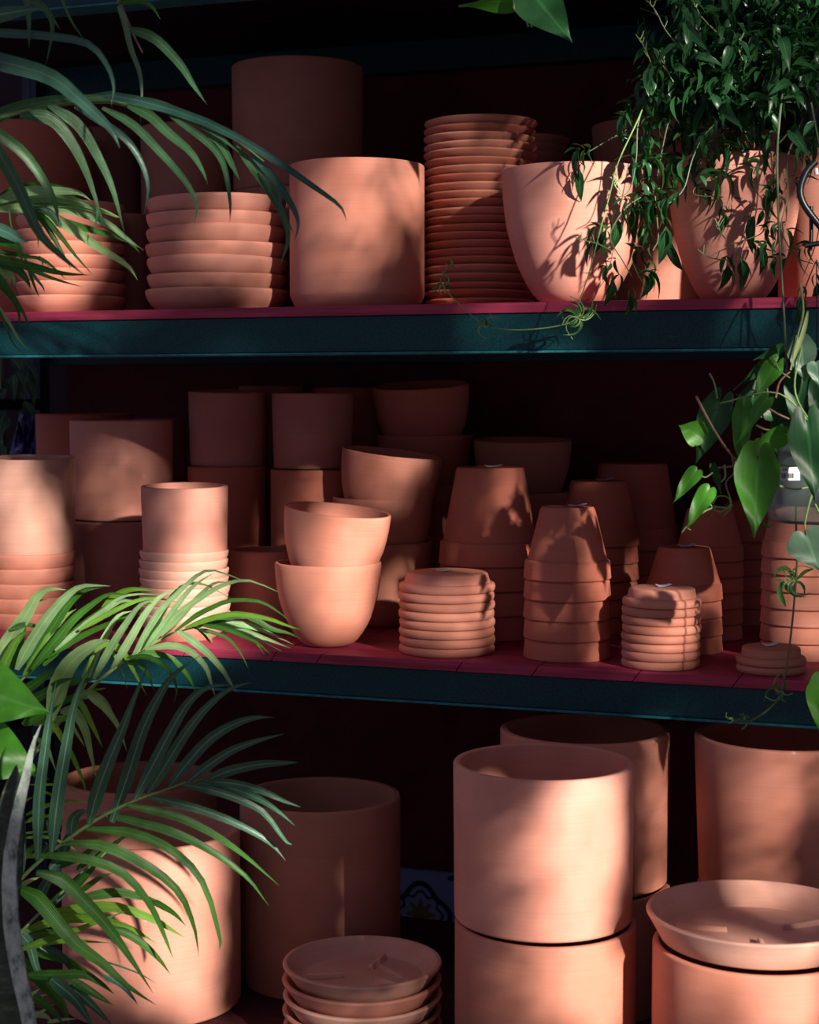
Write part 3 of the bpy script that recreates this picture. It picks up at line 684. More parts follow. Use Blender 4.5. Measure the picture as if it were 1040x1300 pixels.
# ---- upper left: broad-bladed plant arching in
pl = thing('broadleaf_grass', at_Z(-90, 300, 2.3), 'dark green arching broad-bladed plant hanging over the upper left corner', 'plant')
tube('stem', [(-90, 300, 2.3), (-60, 200, 2.3), (-20, 158, 2.3), (50, 137, 2.32), (130, 129, 2.34), (215, 140, 2.36), (290, 172, 2.36), (335, 205, 2.36)], 4, 1.2, 'stem', pl, n=24)
tube('stem', [(-90, 300, 2.3), (-110, 150, 2.3), (-60, 60, 2.3), (-15, 20, 2.3)], 4, 2, 'stem', pl)
tube('stem', [(120, -60, 2.45), (148, -3, 2.4), (160, 25, 2.4), (166, 38, 2.4)], 2, 1.5, 'stemb', pl, label='thin brown twig')
for P_, w_, mt_, Z_ in [
    ([(-25, 74), (0, 78), (62, 96), (100, 125), (140, 163), (152, 188)], 23, 'l_blue', 2.18), ([(-20, 41), (0, 41), (62, 45), (112, 55), (136, 82), (145, 110), (141, 135)], 11.5, 'l_blue', 2.22),
    ([(-30, 165), (0, 146), (46, 131), (115, 124), (175, 128)], 17, 'l_broad', 2.30), ([(100, 126), (150, 122), (250, 150), (330, 191), (400, 238), (432, 262), (440, 281)], 11.5, 'l_blue', 2.33),
    ([(140, 128), (200, 134), (262, 162), (305, 195)], 15, 'l_broad', 2.35),
    ([(25, 147), (62, 150), (90, 180), (112, 225), (133, 292)], 17, 'l_broad', 2.27), ([(62, 134), (98, 158), (122, 195), (143, 240), (160, 304)], 15, 'l_broad', 2.29),
    ([(95, 135), (150, 168), (175, 197), (188, 235), (183, 272)], 9.5, 'l_blue', 2.30), ([(130, 137), (168, 158), (205, 195), (235, 230), (249, 258), (246, 290)], 11, 'l_broad', 2.30),
    ([(162, 134), (190, 146), (213, 168), (241, 192), (256, 215), (264, 234)], 13, 'l_broad', 2.31), ([(215, 146), (263, 180), (284, 209), (292, 254), (292, 283)], 9, 'l_broad', 2.33),
    ([(262, 168), (278, 180), (294, 209), (305, 231)], 12, 'l_broad', 2.34), ([(300, 186), (336, 232), (357, 268), (366, 302), (355, 339)], 12, 'l_broad', 2.34),
    ([(318, 195), (351, 230), (371, 261), (379, 283), (374, 307)], 9.5, 'l_blue', 2.33), ([(334, 212), (352, 236), (355, 256), (352, 279)], 8, 'l_blue', 2.32),
    ([(325, 215), (346, 252), (364, 280), (373, 297)], 7, 'l_broad', 2.36),
    ([(-25, 160), (0, 171), (32, 196), (60, 236), (71, 262), (75, 285)], 15, 'l_broad', 2.22), ([(-20, 170), (0, 196), (25, 240), (48, 292), (77, 324), (108, 350)], 18, 'l_broad', 2.15),
    ([(33, -20), (35, 5), (37, 30), (37, 62)], 9.5, 'l_broad', 2.24), ([(28, -2), (50, 6), (63, 20), (66, 42), (58, 84)], 10, 'l_broad', 2.26), ([(-40, 28), (-8, 20), (25, 14), (55, 10)], 22, 'l_dark', 2.20),
    ([(74, -14), (84, 12), (94, 32), (109, 53)], 4, 'l_jas2', 2.32), ([(50, 2), (62, 14), (70, 28), (77, 38)], 5, 'l_blue', 2.3),
    ([(150, 8), (157, 24), (166, 62), (177, 92), (180, 122), (178, 160)], 8, 'l_grey', 2.38), ([(163, 36), (196, 48), (228, 80), (246, 108), (263, 133)], 13, 'l_broad', 2.38),
    ([(150, 4), (175, 1), (192, 8), (204, 25)], 8, 'l_palm', 2.38)]:
    blade('leaf', P_, w_, mt_, pl, Z_, random.uniform(-.05, .05), 14, wave=.05)
tube('twig', [(148, -6, 2.41), (160, 22, 2.4), (170, 45, 2.4), (181, 67, 2.38)], 2.2, 1, 'stemb', pl, label='thin dry brown twig')

# ---- left: fan palm in front of the deep saucers
pl = thing('fan_palm', at_Z(-60, 330, 2.5), 'pleated light green fan palm leaves in front of the upper left saucer stack', 'plant')
tube('stem', [(-60, 420, 2.52), (-40, 330, 2.5), (-8, 268, 2.48)], 4, 3, 'stem', pl)
tube('stem', [(-60, 420, 2.52), (-50, 360, 2.5), (-10, 322, 2.46)], 4, 3, 'stem', pl)
cc = lambda L_: [(x / 5.2, y / 5.2 + 200) for x, y in L_]
for P_, w_, mt_, Z_ in [
    ([(-60, 300), (120, 200), (300, 188), (430, 208), (505, 262), (545, 326)], 10, 'l_palm', 2.47), ([(-60, 310), (150, 230), (380, 222), (520, 235), (600, 285)], 13, 'l_pale', 2.47),
    ([(-60, 320), (200, 262), (420, 268), (600, 320), (780, 400)], 15, 'l_pale', 2.48), ([(-60, 325), (200, 295), (480, 310), (690, 360), (800, 400)], 13, 'l_pale', 2.49),
    ([(-40, 335), (250, 312), (480, 350), (700, 430), (850, 545), (950, 612)], 13, 'l_pale', 2.48), ([(-20, 340), (200, 338), (420, 432), (640, 585), (840, 712), (910, 812)], 15, 'l_pale', 2.46),
    ([(60, 335), (260, 370), (420, 430), (640, 490), (830, 545), (925, 630)], 12, 'l_palm', 2.49),
    ([(200, 350), (270, 400), (330, 490), (400, 610), (470, 737)], 9, 'l_palm', 2.45), ([(230, 350), (310, 415), (400, 520), (500, 650), (620, 783)], 7.5, 'l_palm', 2.45),
    ([(120, 345), (180, 380), (240, 480), (255, 600)], 8, 'l_palm', 2.46), ([(200, 330), (330, 352), (400, 440), (392, 470)], 6, 'l_dark', 2.45),
    ([(-60, 450), (60, 500), (130, 540), (190, 560)], 16, 'l_blue', 2.42), ([(-60, 520), (60, 560), (120, 600), (150, 690)], 15, 'l_palm', 2.44), ([(-60, 500), (30, 530), (110, 545), (140, 620)], 14, 'l_palm', 2.45),
    ([(-50, 660), (100, 690), (250, 725), (420, 765), (600, 776)], 11, 'l_palm', 2.42), ([(-50, 680), (150, 720), (350, 800), (550, 856)], 7, 'l_palm', 2.43),
    ([(-50, 600), (160, 650), (280, 670), (380, 750), (440, 812)], 5, 'l_palm', 2.44), ([(-40, 640), (130, 640), (250, 670), (345, 730)], 4, 'l_dark', 2.44),
    ([(-40, 690), (100, 730), (170, 800), (205, 872)], 12, 'l_palm', 2.43), ([(-40, 720), (50, 745), (90, 800), (95, 850)], 8, 'l_pale', 2.43), ([(-40, 720), (20, 760), (60, 800), (68, 840)], 8, 'l_pale', 2.42),
    ([(-40, 800), (60, 900), (120, 1000), (130, 1162)], 8, 'l_palm', 2.41), ([(-40, 740), (40, 850), (150, 1020), (208, 1158)], 7, 'l_palm', 2.41), ([(-40, 940), (60, 1090), (130, 1210), (200, 1276)], 4.5, 'l_pale', 2.40),
    ([(-30, 960), (40, 1120), (90, 1230), (165, 1300)], 3.5, 'l_palm', 2.40), ([(60, 340), (70, 430), (85, 480), (88, 520)], 2, 'l_palm', 2.44), ([(640, 300), (645, 380), (630, 440), (612, 548)], 3, 'l_dark', 2.40),
    ([(150, 620), (210, 800), (240, 880), (262, 925)], 4, 'l_palm', 2.44), ([(200, 740), (240, 800), (280, 850), (298, 892)], 4, 'l_dark', 2.44), ([(260, 650), (280, 690), (284, 725)], 3, 'l_dark', 2.44)]:
    blade('leaf', cc(P_), w_, mt_, pl, Z_, random.uniform(-.03, .03), 12, fold=.22)

# ---- left: areca palm, a sunlit frond above and a dark frond below
pl = thing('areca_palm', at_Z(-40, 1420, 2.38), 'feathery green areca palm with sunlit and dark arching fronds at lower left', 'plant')
def frond(rachis, Z, r0, r1, mat):
    fr = thing('frond', at_Z(*rachis[0], Z), None, None, parent=pl)
    tube('midrib', [(x, y, Z) for x, y in rachis], r0, r1, mat, fr, n=22)
    return fr
a1 = lambda L_: [(x / 5.2, y / 5.2 + 720) for x, y in L_]
a2 = lambda L_: [(x / 4.727 + 180, y / 4.727 + 720) for x, y in L_]
a3 = lambda L_: [(x / 5.2, y / 5.2 + 900) for x, y in L_]
a4 = lambda L_: [(x / 4.333, y / 4.333 + 1090) for x, y in L_]
a7 = lambda L_: [(x / 2.476, y / 2.476 + 800) for x, y in L_]
a5 = lambda L_: [(x / 4.727 + 180, y / 4.727 + 830) for x, y in L_]
fr = frond([(-40, 1100), (20, 990), (73, 920), (115, 874), (163, 835), (200, 814), (222, 803), (260, 794), (296, 790)], 2.42, 3.2, 1.0, 'stemy')
Zs = lambda: 2.42 + random.uniform(-.05, .03)
for P_, w_, mt_ in [
    (a1([(330, 1010), (400, 750), (500, 600), (640, 505), (720, 492)]), 24, 'l_pale'), (a1([(530, 830), (600, 650), (690, 470), (780, 325), (880, 288)]), 11, 'l_pale'),
    (a1([(620, 740), (730, 540), (830, 380), (930, 250), (1040, 215)]), 10.5, 'l_pale'), (a1([(740, 670), (850, 490), (950, 320), (1050, 200), (1190, 130)]), 10.5, 'l_pale'),
    (a2([(-60, 545), (20, 400), (100, 270), (200, 170), (330, 50), (440, 20), (650, 97)]), 8.5, 'l_pale'), (a2([(-30, 520), (60, 390), (140, 240), (240, 120), (360, 100), (550, 196)]), 8.5, 'l_pale'),
    (a2([(20, 490), (120, 360), (250, 180), (330, 100), (440, 30)]), 8.5, 'l_pale'),
    (a2([(60, 460), (160, 330), (270, 240), (390, 160), (510, 98), (650, 80), (822, 150)]), 8.5, 'l_pale'), (a2([(120, 415), (230, 300), (330, 190), (430, 100), (520, 90)]), 8, 'l_pale'),
    (a2([(200, 385), (330, 290), (430, 240), (540, 200), (700, 205), (800, 255), (880, 316)]), 7, 'l_palm'), (a2([(260, 365), (400, 310), (560, 280), (750, 308), (870, 350), (952, 376)]), 7.5, 'l_lime'),
    (a2([(330, 350), (450, 320), (620, 290), (780, 370), (880, 395), (955, 430)]), 8.5, 'l_palm'), (a2([(360, 345), (470, 330), (620, 345), (750, 388), (915, 466)]), 10, 'l_pale'),
    (a2([(380, 345), (480, 345), (600, 375), (750, 428), (900, 490)]), 10, 'l_pale'), (a2([(380, 345), (500, 355), (600, 390), (720, 440), (840, 505)]), 8.5, 'l_pale'),
    (a2([(370, 348), (480, 365), (600, 410), (700, 460), (780, 530)]), 6.5, 'l_palm'), (a2([(360, 350), (450, 365), (580, 400), (680, 450), (738, 526)]), 4.5, 'l_palm'), (a2([(300, 360), (420, 390), (520, 430), (590, 510), (640, 610)]), 5, 'l_palm'),
    (a2([(320, 355), (370, 400), (400, 440), (415, 460)]), 4, 'l_palm'), (a2([(330, 355), (380, 390), (410, 425), (428, 455)]), 4, 'l_pale'),
    (a2([(210, 380), (300, 440), (400, 520), (480, 610), (530, 690), (567, 746)]), 9.5, 'l_pale'), (a2([(20, 492), (180, 470), (300, 510), (385, 600), (415, 690), (440, 772)]), 9, 'l_pale'),
    (a2([(-40, 520), (60, 518), (180, 548), (265, 635), (305, 700), (325, 762)]), 8, 'l_palm'), (a2([(-90, 545), (20, 535), (110, 575), (180, 645), (210, 740), (188, 822)]), 7, 'l_palm'), (a2([(-120, 560), (-40, 560), (20, 620), (50, 680), (76, 746)]), 7, 'l_palm'),
    (a1([(530, 830), (610, 620), (640, 510), (740, 560), (800, 680), (842, 804)]), 7, 'l_lime'), (a1([(620, 560), (690, 500), (800, 545), (880, 680), (970, 850)]), 10, 'l_lime'),
    (a1([(500, 850), (600, 838), (700, 900), (775, 1040)]), 12, 'l_pale'), (a1([(500, 865), (545, 920), (590, 1010), (640, 1110), (676, 1192)]), 8.5, 'l_lime'),
    (a3([(400, 20), (490, 20), (560, 140), (595, 280), (640, 470)]), 13, 'l_pale'), (a3([(320, 60), (400, 180), (480, 320), (540, 460), (570, 552)]), 8, 'l_lime'), (a3([(580, -90), (690, -5), (780, 120), (838, 282)]), 9.5, 'l_pale'),
    (a3([(300, 90), (430, 60), (520, 180), (560, 250)]), 6, 'l_pale'), (a3([(220, 180), (300, 240), (340, 330), (372, 418)]), 6, 'l_pale'),
    (a1([(380, 790), (480, 760), (580, 745), (660, 725)]), 9, 'l_palm'), (a1([(330, 930), (450, 870), (580, 820), (702, 800)]), 9, 'l_palm'), (a1([(220, 1040), (340, 1010), (440, 1000), (590, 965)]), 8, 'l_lime'),
    (a1([(60, 850), (200, 790), (330, 700), (450, 640)]), 13, 'l_palm'), (a1([(180, 890), (300, 830), (390, 760), (500, 730)]), 12, 'l_palm'), (a1([(150, 1040), (240, 990), (330, 960), (400, 900)]), 12, 'l_palm')]:
    blade('leaflet', P_, w_, mt_, fr, Zs(), random.uniform(-.05, .05), 12)
fr = frond([(-60, 1130), (-30, 1000), (0, 900), (40, 850), (80, 812), (130, 782), (170, 765)], 2.47, 3, 1, 'stemy')
for P_, w_, mt_ in [
    ([(21, 850), (35, 822), (58, 787), (81, 760), (104, 744), (140, 744)], 15, 'l_pale'), ([(33, 858), (44, 835), (64, 801), (84, 770), (106, 750), (130, 746)], 15, 'l_palm'),
    ([(-10, 845), (2, 826), (17, 803), (34, 779), (46, 758), (62, 747), (84, 749)], 19, 'l_pale'), ([(15, 850), (22, 820), (29, 787), (42, 765), (60, 761)], 15, 'l_palm'),
    ([(30, 858), (52, 828), (68, 800), (82, 783), (97, 773)], 11, 'l_lime'), ([(40, 850), (65, 820), (92, 787), (115, 768), (138, 754), (163, 755)], 12, 'l_palm'),
    ([(130, 772), (150, 755), (170, 748), (200, 750)], 9, 'l_lime'), ([(55, 845), (73, 824), (100, 797), (126, 777), (150, 763), (180, 769)], 10.5, 'l_palm'),
    ([(90, 808), (118, 786), (140, 770), (160, 762), (190, 768)], 8, 'l_pale'), ([(60, 835), (95, 812), (130, 795), (165, 782), (190, 775)], 8, 'l_palm'), ([(0, 860), (12, 830), (25, 808), (40, 800)], 12, 'l_lime'),
    ([(12, 800), (30, 793), (45, 795), (56, 800)], 7, 'l_palm'), ([(70, 826), (100, 800), (128, 778), (160, 756), (215, 755)], 7, 'l_pale'), ([(100, 800), (140, 778), (185, 760), (230, 765)], 7, 'l_lime')]:
    blade('leaflet', P_, w_, mt_, fr, 2.47 + random.uniform(-.04, .02), random.uniform(-.04, .04), 12)
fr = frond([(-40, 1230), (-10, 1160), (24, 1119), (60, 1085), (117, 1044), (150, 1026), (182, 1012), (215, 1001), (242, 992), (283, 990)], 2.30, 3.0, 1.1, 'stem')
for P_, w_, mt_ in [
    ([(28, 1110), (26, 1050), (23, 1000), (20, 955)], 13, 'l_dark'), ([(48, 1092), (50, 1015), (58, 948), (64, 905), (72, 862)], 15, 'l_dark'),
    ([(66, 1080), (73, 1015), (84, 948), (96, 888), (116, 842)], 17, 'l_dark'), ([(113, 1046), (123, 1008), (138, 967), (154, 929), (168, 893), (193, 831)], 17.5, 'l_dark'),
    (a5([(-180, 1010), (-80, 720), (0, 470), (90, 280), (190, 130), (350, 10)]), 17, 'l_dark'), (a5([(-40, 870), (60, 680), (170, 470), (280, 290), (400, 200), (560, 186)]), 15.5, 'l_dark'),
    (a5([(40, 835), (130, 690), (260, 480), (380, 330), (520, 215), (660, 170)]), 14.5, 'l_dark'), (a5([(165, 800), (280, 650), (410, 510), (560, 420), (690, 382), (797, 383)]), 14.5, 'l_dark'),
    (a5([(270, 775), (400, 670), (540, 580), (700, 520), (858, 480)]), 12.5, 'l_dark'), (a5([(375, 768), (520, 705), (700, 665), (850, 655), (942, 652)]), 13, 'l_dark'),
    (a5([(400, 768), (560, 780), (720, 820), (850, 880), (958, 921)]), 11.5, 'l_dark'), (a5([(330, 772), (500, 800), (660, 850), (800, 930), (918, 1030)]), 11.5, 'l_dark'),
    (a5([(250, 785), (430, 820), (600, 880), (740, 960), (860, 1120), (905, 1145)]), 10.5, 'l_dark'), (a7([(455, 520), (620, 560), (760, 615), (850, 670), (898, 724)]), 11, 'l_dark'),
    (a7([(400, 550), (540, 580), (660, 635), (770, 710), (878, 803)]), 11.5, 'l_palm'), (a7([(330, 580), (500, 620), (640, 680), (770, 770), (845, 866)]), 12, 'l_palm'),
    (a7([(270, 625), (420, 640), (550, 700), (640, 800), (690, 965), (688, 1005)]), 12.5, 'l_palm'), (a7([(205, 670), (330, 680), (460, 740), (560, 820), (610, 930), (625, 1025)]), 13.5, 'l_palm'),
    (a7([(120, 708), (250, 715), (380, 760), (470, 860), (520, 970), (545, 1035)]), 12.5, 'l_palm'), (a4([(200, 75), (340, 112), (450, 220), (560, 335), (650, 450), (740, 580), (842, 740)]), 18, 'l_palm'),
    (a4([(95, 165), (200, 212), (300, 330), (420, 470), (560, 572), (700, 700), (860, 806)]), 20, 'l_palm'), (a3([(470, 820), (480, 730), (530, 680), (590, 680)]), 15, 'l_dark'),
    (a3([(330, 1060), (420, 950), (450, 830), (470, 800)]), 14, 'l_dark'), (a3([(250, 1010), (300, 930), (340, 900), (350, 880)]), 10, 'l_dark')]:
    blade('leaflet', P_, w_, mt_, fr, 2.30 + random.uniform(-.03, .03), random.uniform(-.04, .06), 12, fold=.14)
fr = frond([(-60, 1300), (-20, 1230), (20, 1190), (60, 1150), (110, 1105), (150, 1068), (178, 1050)], 2.38, 2.6, 1, 'stem')
for P_, w_, mt_ in [
    (a4([(440, 215), (640, 188), (780, 212), (877, 232)]), 13, 'l_palm'), (a4([(820, 225), (890, 262), (960, 305), (1025, 372)]), 9, 'l_palm'), (a4([(300, 290), (480, 270), (640, 268), (830, 330), (930, 385), (1017, 436)]), 14, 'l_lime'),
    (a4([(130, 405), (300, 342), (500, 330), (680, 372), (770, 410), (858, 466)]), 12.5, 'l_lime'), (a4([(600, 380), (700, 410), (800, 480), (880, 560), (938, 638)]), 11, 'l_palm'),
    (a4([(90, 512), (250, 452), (400, 400), (560, 340), (705, 284)]), 9, 'l_lime'), (a4([(90, 502), (300, 455), (450, 453), (618, 465)]), 7.5, 'l_lime'), (a4([(140, 642), (300, 640), (460, 638), (560, 690), (632, 748)]), 13, 'l_palm'),
    (a4([(100, 540), (200, 640), (280, 720), (350, 820), (385, 930)]), 19, 'l_palm'), (a4([(280, 660), (420, 780), (520, 940)]), 17, 'l_dark'), (a4([(380, 700), (500, 800), (620, 920)]), 13, 'l_dark'), (a4([(380, 660), (520, 742), (625, 808)]), 11, 'l_palm'),
    (a4([(180, 510), (330, 540), (440, 600), (520, 640)]), 13, 'l_palm'), (a4([(200, 470), (340, 540), (400, 620), (440, 700)]), 10, 'l_blue'), (a4([(160, 740), (270, 820), (360, 920)]), 11, 'l_palm'), (a4([(80, 380), (160, 470), (200, 600), (260, 700)]), 14, 'l_dark'),
    (a4([(140, 430), (240, 410), (330, 420), (400, 460)]), 12, 'l_palm'), (a4([(60, 560), (100, 700), (150, 820), (170, 940)]), 10, 'l_lime'), (a4([(440, 180), (500, 140), (560, 100), (620, 80)]), 8, 'l_palm'),
    (a4([(380, 200), (460, 110), (520, 40), (560, -20)]), 9, 'l_palm'), (a4([(230, 300), (330, 200), (430, 100), (520, 20)]), 10, 'l_dark'), (a4([(200, 250), (260, 130), (330, 20), (360, -60)]), 14, 'l_dark'),
    (a4([(560, 560), (680, 600), (780, 640), (870, 694)]), 2.5, 'l_dark'), (a4([(560, 640), (660, 690), (720, 750), (760, 805)]), 7, 'l_blue'), (a4([(90, 700), (160, 745), (220, 716)]), 8, 'l_pale'), (a4([(120, 830), (200, 770), (260, 745)]), 7, 'l_pale'),
    (a4([(150, 900), (220, 850), (300, 800)]), 6, 'l_pale'), (a4([(180, 850), (250, 870), (290, 900)]), 8, 'l_pale'), (a4([(260, 900), (340, 885), (425, 882)]), 5, 'l_pale'), (a4([(100, 160), (160, 125), (225, 100)]), 7, 'l_pale'),
    (a3([(170, 700), (300, 640), (450, 605), (635, 625)]), 6, 'l_lime'), (a3([(165, 752), (250, 716), (370, 716), (540, 800)]), 5.5, 'l_lime'), (a3([(160, 820), (300, 812), (430, 825)]), 3.5, 'l_lime'), (a3([(160, 852), (300, 845), (420, 885), (520, 945)]), 4.5, 'l_lime'),
    (a3([(140, 980), (280, 965), (430, 990), (520, 1030)]), 6, 'l_lime'), (a3([(200, 500), (400, 505), (590, 588)]), 3.5, 'l_lime'), (a3([(240, 530), (330, 560), (400, 620), (462, 670)]), 3.5, 'l_lime'), (a3([(130, 470), (200, 400), (245, 400)]), 4, 'l_lime'),
    (a3([(120, 640), (180, 600), (220, 578)]), 4, 'l_lime'), (a3([(200, 430), (260, 435), (330, 470)]), 7, 'l_dark'), (a3([(150, 1000), (200, 930), (230, 890)]), 9, 'l_palm'), (a3([(330, 1060), (560, 960), (680, 830)]), 9, 'l_palm'), (a3([(500, 1060), (700, 930), (905, 782)]), 9, 'l_palm'),
    (a3([(310, 730), (320, 820), (350, 925)]), 2, 'l_lime'), (a3([(300, 880), (330, 910), (350, 928)]), 2, 'l_lime')]:
    blade('leaflet', P_, w_, mt_, fr, 2.40 + random.uniform(-.05, .03), random.uniform(-.04, .04), 10)

# ---- lower left: snake plant and big heart leaves
pl = thing('snake_plant', at_Z(0, 1420, 2.18), 'stiff dark snake plant blades with one grey folded edge, bottom left corner', 'plant')
def sword(pts, wpx, mat, Z, fold):
    P = [at_Z(x, y, Z) for x, y in pts]; path = catmull(P, 14); w_ = wpx * Z / F
    v, f, uv = ribbon(path[::-1], w_, 'spear', fold, (0, .25)); n3 = len(v)
    o0 = path[-1]; v = [q - o0 for q in v]
    bk = [q - fh * -.006 for q in v]
    me = mesh_uv('blade', v + bk, f + [tuple(i + n3 for i in ff)[::-1] for ff in f], uv + uv, M[mat])
    return link('blade', me, pl, o0 - wloc(pl))
sword([(51, 921), (40, 950), (33, 985), (22, 1031), (12, 1092), (12, 1140), (15, 1185), (24, 1238), (37, 1300), (45, 1360)], 19, 'snakegrey', 2.14, .05)
sword([(20, 972), (16, 1010), (8, 1080), (-4, 1200), (-10, 1360)], 46, 'snake', 2.20, .12)
sword([(6, 1150), (14, 1220), (18, 1300), (20, 1400)], 46, 'snake', 2.17, .12)
sword([(-8, 1010), (-14, 1150), (-20, 1360)], 40, 'snake', 2.24, .12)
pl = thing('heartleaf_plant', at_Z(-60, 1000, 2.25), 'two very large plain heart-shaped green leaves at the left edge', 'plant')
heart('leaf', (-50, 868), (63, 905), 92, 'l_phil', pl, 2.22, .0, .12, .12)
heart('leaf', (-55, 935), (55, 984), 92, 'l_phil', pl, 2.26, .03, .12, .12)
heart('leaf', (-50, 985), (2, 1028), 62, 'l_phil', pl, 2.29, .0, .12, .1)
tube('stem', [(-60, 1000, 2.25), (-66, 920, 2.25), (-50, 868, 2.22)], 3, 2, 'stem', pl)
tube('stem', [(-60, 1000, 2.25), (-66, 960, 2.25), (-55, 935, 2.26)], 3, 2, 'stem', pl)
tube('stem', [(-60, 1000, 2.25), (-66, 990, 2.28), (-50, 985, 2.29)], 3, 2, 'stem', pl)

# ---- top centre: pothos leaves hanging from above
pl = thing('pothos', at_Z(675, -40, 2.5), 'pothos vine tip with two glossy leaves hanging in at the top centre', 'plant')
tube('stem', [(690, -40, 2.5), (680, -8, 2.5), (677, 12, 2.5), (675, 34, 2.5)], 3, 2.4, 'stem', pl)
tube('stem', [(652, -2, 2.5), (664, 8, 2.5), (671, 34, 2.5)], 2.2, 1.6, 'stem', pl)
heart('leaf', (672, -14), (726, 53), 62, 'l_phild', pl, 2.48, -.02, .14, .10, label='glossy heart-shaped leaf with a yellow fleck')
heart('leaf', (668, -3), (582, 10), 34, 'l_phil', pl, 2.5, .02, .2, .1, roll=.6)

# ---- right: jasmine in a black hanging pot
at_Z0 = at_Z
def at_Z(px, py, Z): return at_Z0(px, py, Z + .29)       # the whole plant hangs close to the shelf
PJ = at_Z(1034, 192, 2.30)
jas = thing('jasmine', PJ, 'bushy dark green jasmine trailing from a black hanging pot, upper right', 'plant')
rj = siz(42, *PJ); hj = pxl(74, *PJ)
link('nursery_pot', lathe('nursery_pot', [(0, 0), (rj * .78, 0), (rj * .96, hj * .86), (rj * 1.04, hj * .87), (rj * 1.05, hj), (rj, hj), (rj * .9, hj * .8), (0, hj * .8)], M['black'], 48), jas, (0, 0, 0))
JL = []; strand0 = None
def lance_mesh(Lp, Wp, droop, mat, curl=.2):
    n = 6; path = []
    for i in range(n + 1):
        u = i / n; path.append(Vector((Lp * (u - .18 * droop * u * u), 0, -Lp * droop * .62 * u * u)))
    v, f, uv = [], [], []
    for i, p in enumerate(path):
        u = i / n; ww = Wp * .5 * (math.sin(math.pi * min(1, u ** .75)) ** .9 + .04) if i < n else .0002
        c_ = curl * math.sin(u * 5) * Wp * .3
        v += [p + Vector((0, ww, ww * .5 + c_)), p, p + Vector((0, -ww, ww * .5 - c_))]; uv += [(u, 0), (u, .5), (u, 1)]
    for i in range(n): a = 3 * i; f += [(a, a + 1, a + 4, a + 3), (a + 1, a + 2, a + 5, a + 4)]
    return v, f, uv
S_ = 2.6 / F
for (l_, w_, d_, m_) in ((38, 11, .5, 'l_jas'), (31, 10.5, .9, 'l_jas'), (33, 11, .7, 'l_jas2'), (50, 14, 1.0, 'l_jas'), (27, 9, .3, 'l_jas2'), (36, 11.5, 1.2, 'l_jas')):
    JL.append((lance_mesh(l_ * S_, w_ * S_, d_, m_), m_, l_))
JM = [mesh_uv('leaf', d[0], d[1], d[2], M[m_]) for d, m_, _ in JL]
def orient(dx, dup, dfw, roll):
    """matrix whose x axis points along the direction given in view terms"""
    x = (RT * dx + Vector((0, 0, 1)) * dup + fh * dfw).normalized()
    up = Vector((0, 0, 1)) if abs(x.z) < .95 else -fh
    y = up.cross(x).normalized(); z = x.cross(y)
    return Matrix((x, y, z)).transposed().to_4x4() @ Matrix.Rotation(roll, 4, 'X')
jcount = [0]; bulk_v, bulk_f, bulk_uv = [], [], []
def jleaf(p, M4, k, sc, bulk=False):
    if bulk or jcount[0] >= 295:
        vv, ff, uu = JL[k][0]; i0 = len(bulk_v)
        bulk_v.extend([p + (M4 @ (q * sc)) - wloc(jas) for q in vv]); bulk_f.extend([tuple(a + i0 for a in t) for t in ff]); bulk_uv.extend(uu)
    else:
        jcount[0] += 1
        o = link('leaf', JM[k], jas); o.matrix_local = Matrix.Translation(p - wloc(jas)) @ M4 @ Matrix.Scale(sc, 4)
def sprig(p, dx, dup, size=1.0, nn=3, big=True):
    """a compound jasmine leaf: paired leaflets along a short stalk and a long end leaflet"""
    M4 = orient(dx, dup, random.uniform(-.4, .4), 0); ax = M4.to_3x3().col[0]; sd = RT.cross(ax) if abs(ax.x) < .5 else Vector((0, 0, 1)).cross(ax)
    if sd.length < .1: sd = RT.copy()
    sd.normalize(); ln = 26 * S_ * size
    for j in range(nn):
        q = p + ax * ln * (j + 1) / nn - Vector((0, 0, 1)) * ln * .15 * ((j + 1) / nn) ** 2
        for s in (-1, 1):
            d = (ax * .55 + RT * (s * .8 if abs(dup) > .5 else .1) + Vector((0, 0, 1)) * (s * .7 if abs(dup) <= .5 else -.3) - Vector((0, 0, .3)) + fh * random.uniform(-.5, .3))
            jleaf(q, orient(d.dot(RT), d.z, d.dot(fh), random.uniform(-.5, .5)), random.randrange(6), size * random.uniform(.55, .85))
    q = p + ax * ln
    jleaf(q, orient(ax.dot(RT) * .5, ax.z - .7, random.uniform(-.3, .2), random.uniform(-.6, .6)), 3, size * random.uniform(.8, 1.05))
def strand(pts, Z, every=16, size=1.0, r=1.1, mat='stemd', start=0):
    P = [at_Z(p[0], p[1], p[2] if len(p) > 2 else Z) for p in pts]; path = catmull(P, 30)
    s = S_; v, f = tube_data(path, r * s, r * s * .6, 5); o0 = path[0]
    link('stem', mesh('stem', [q - o0 for q in v], f, M[mat], True, 60), jas, o0 - wloc(jas))
    acc = 0
    for i in range(1, len(path)):
        acc += (path[i] - path[i - 1]).length / s
        if acc > every and i > start:
            acc = 0; sg = random.choice((-1, 1))
            sprig(path[i], sg * random.uniform(.4, 1), random.uniform(-.6, .35), size * random.uniform(.8, 1.1), random.choice((2, 2, 3)))
    sprig(path[-1], random.uniform(-.3, .3), -1, size, 2)
strand([(1000, 120), (930, 60), (870, 90), (850, 150), (838, 205), (832, 250), (836, 300), (829, 318)], 2.30, 17, 1.0)
strand([(1000, 120), (920, 70), (840, 100), (812, 150), (808, 200), (800, 240), (783, 252)], 2.28, 20, .95)
strand([(840, 238, 2.30), (815, 250, 2.28), (793, 266, 2.27), (775, 300, 2.27), (790, 330, 2.27), (803, 352, 2.27)], 2.27, 13, .85)
strand([(1000, 120), (940, 90), (860, 130), (790, 168), (752, 190), (742, 196)], 2.33, 24, .8)
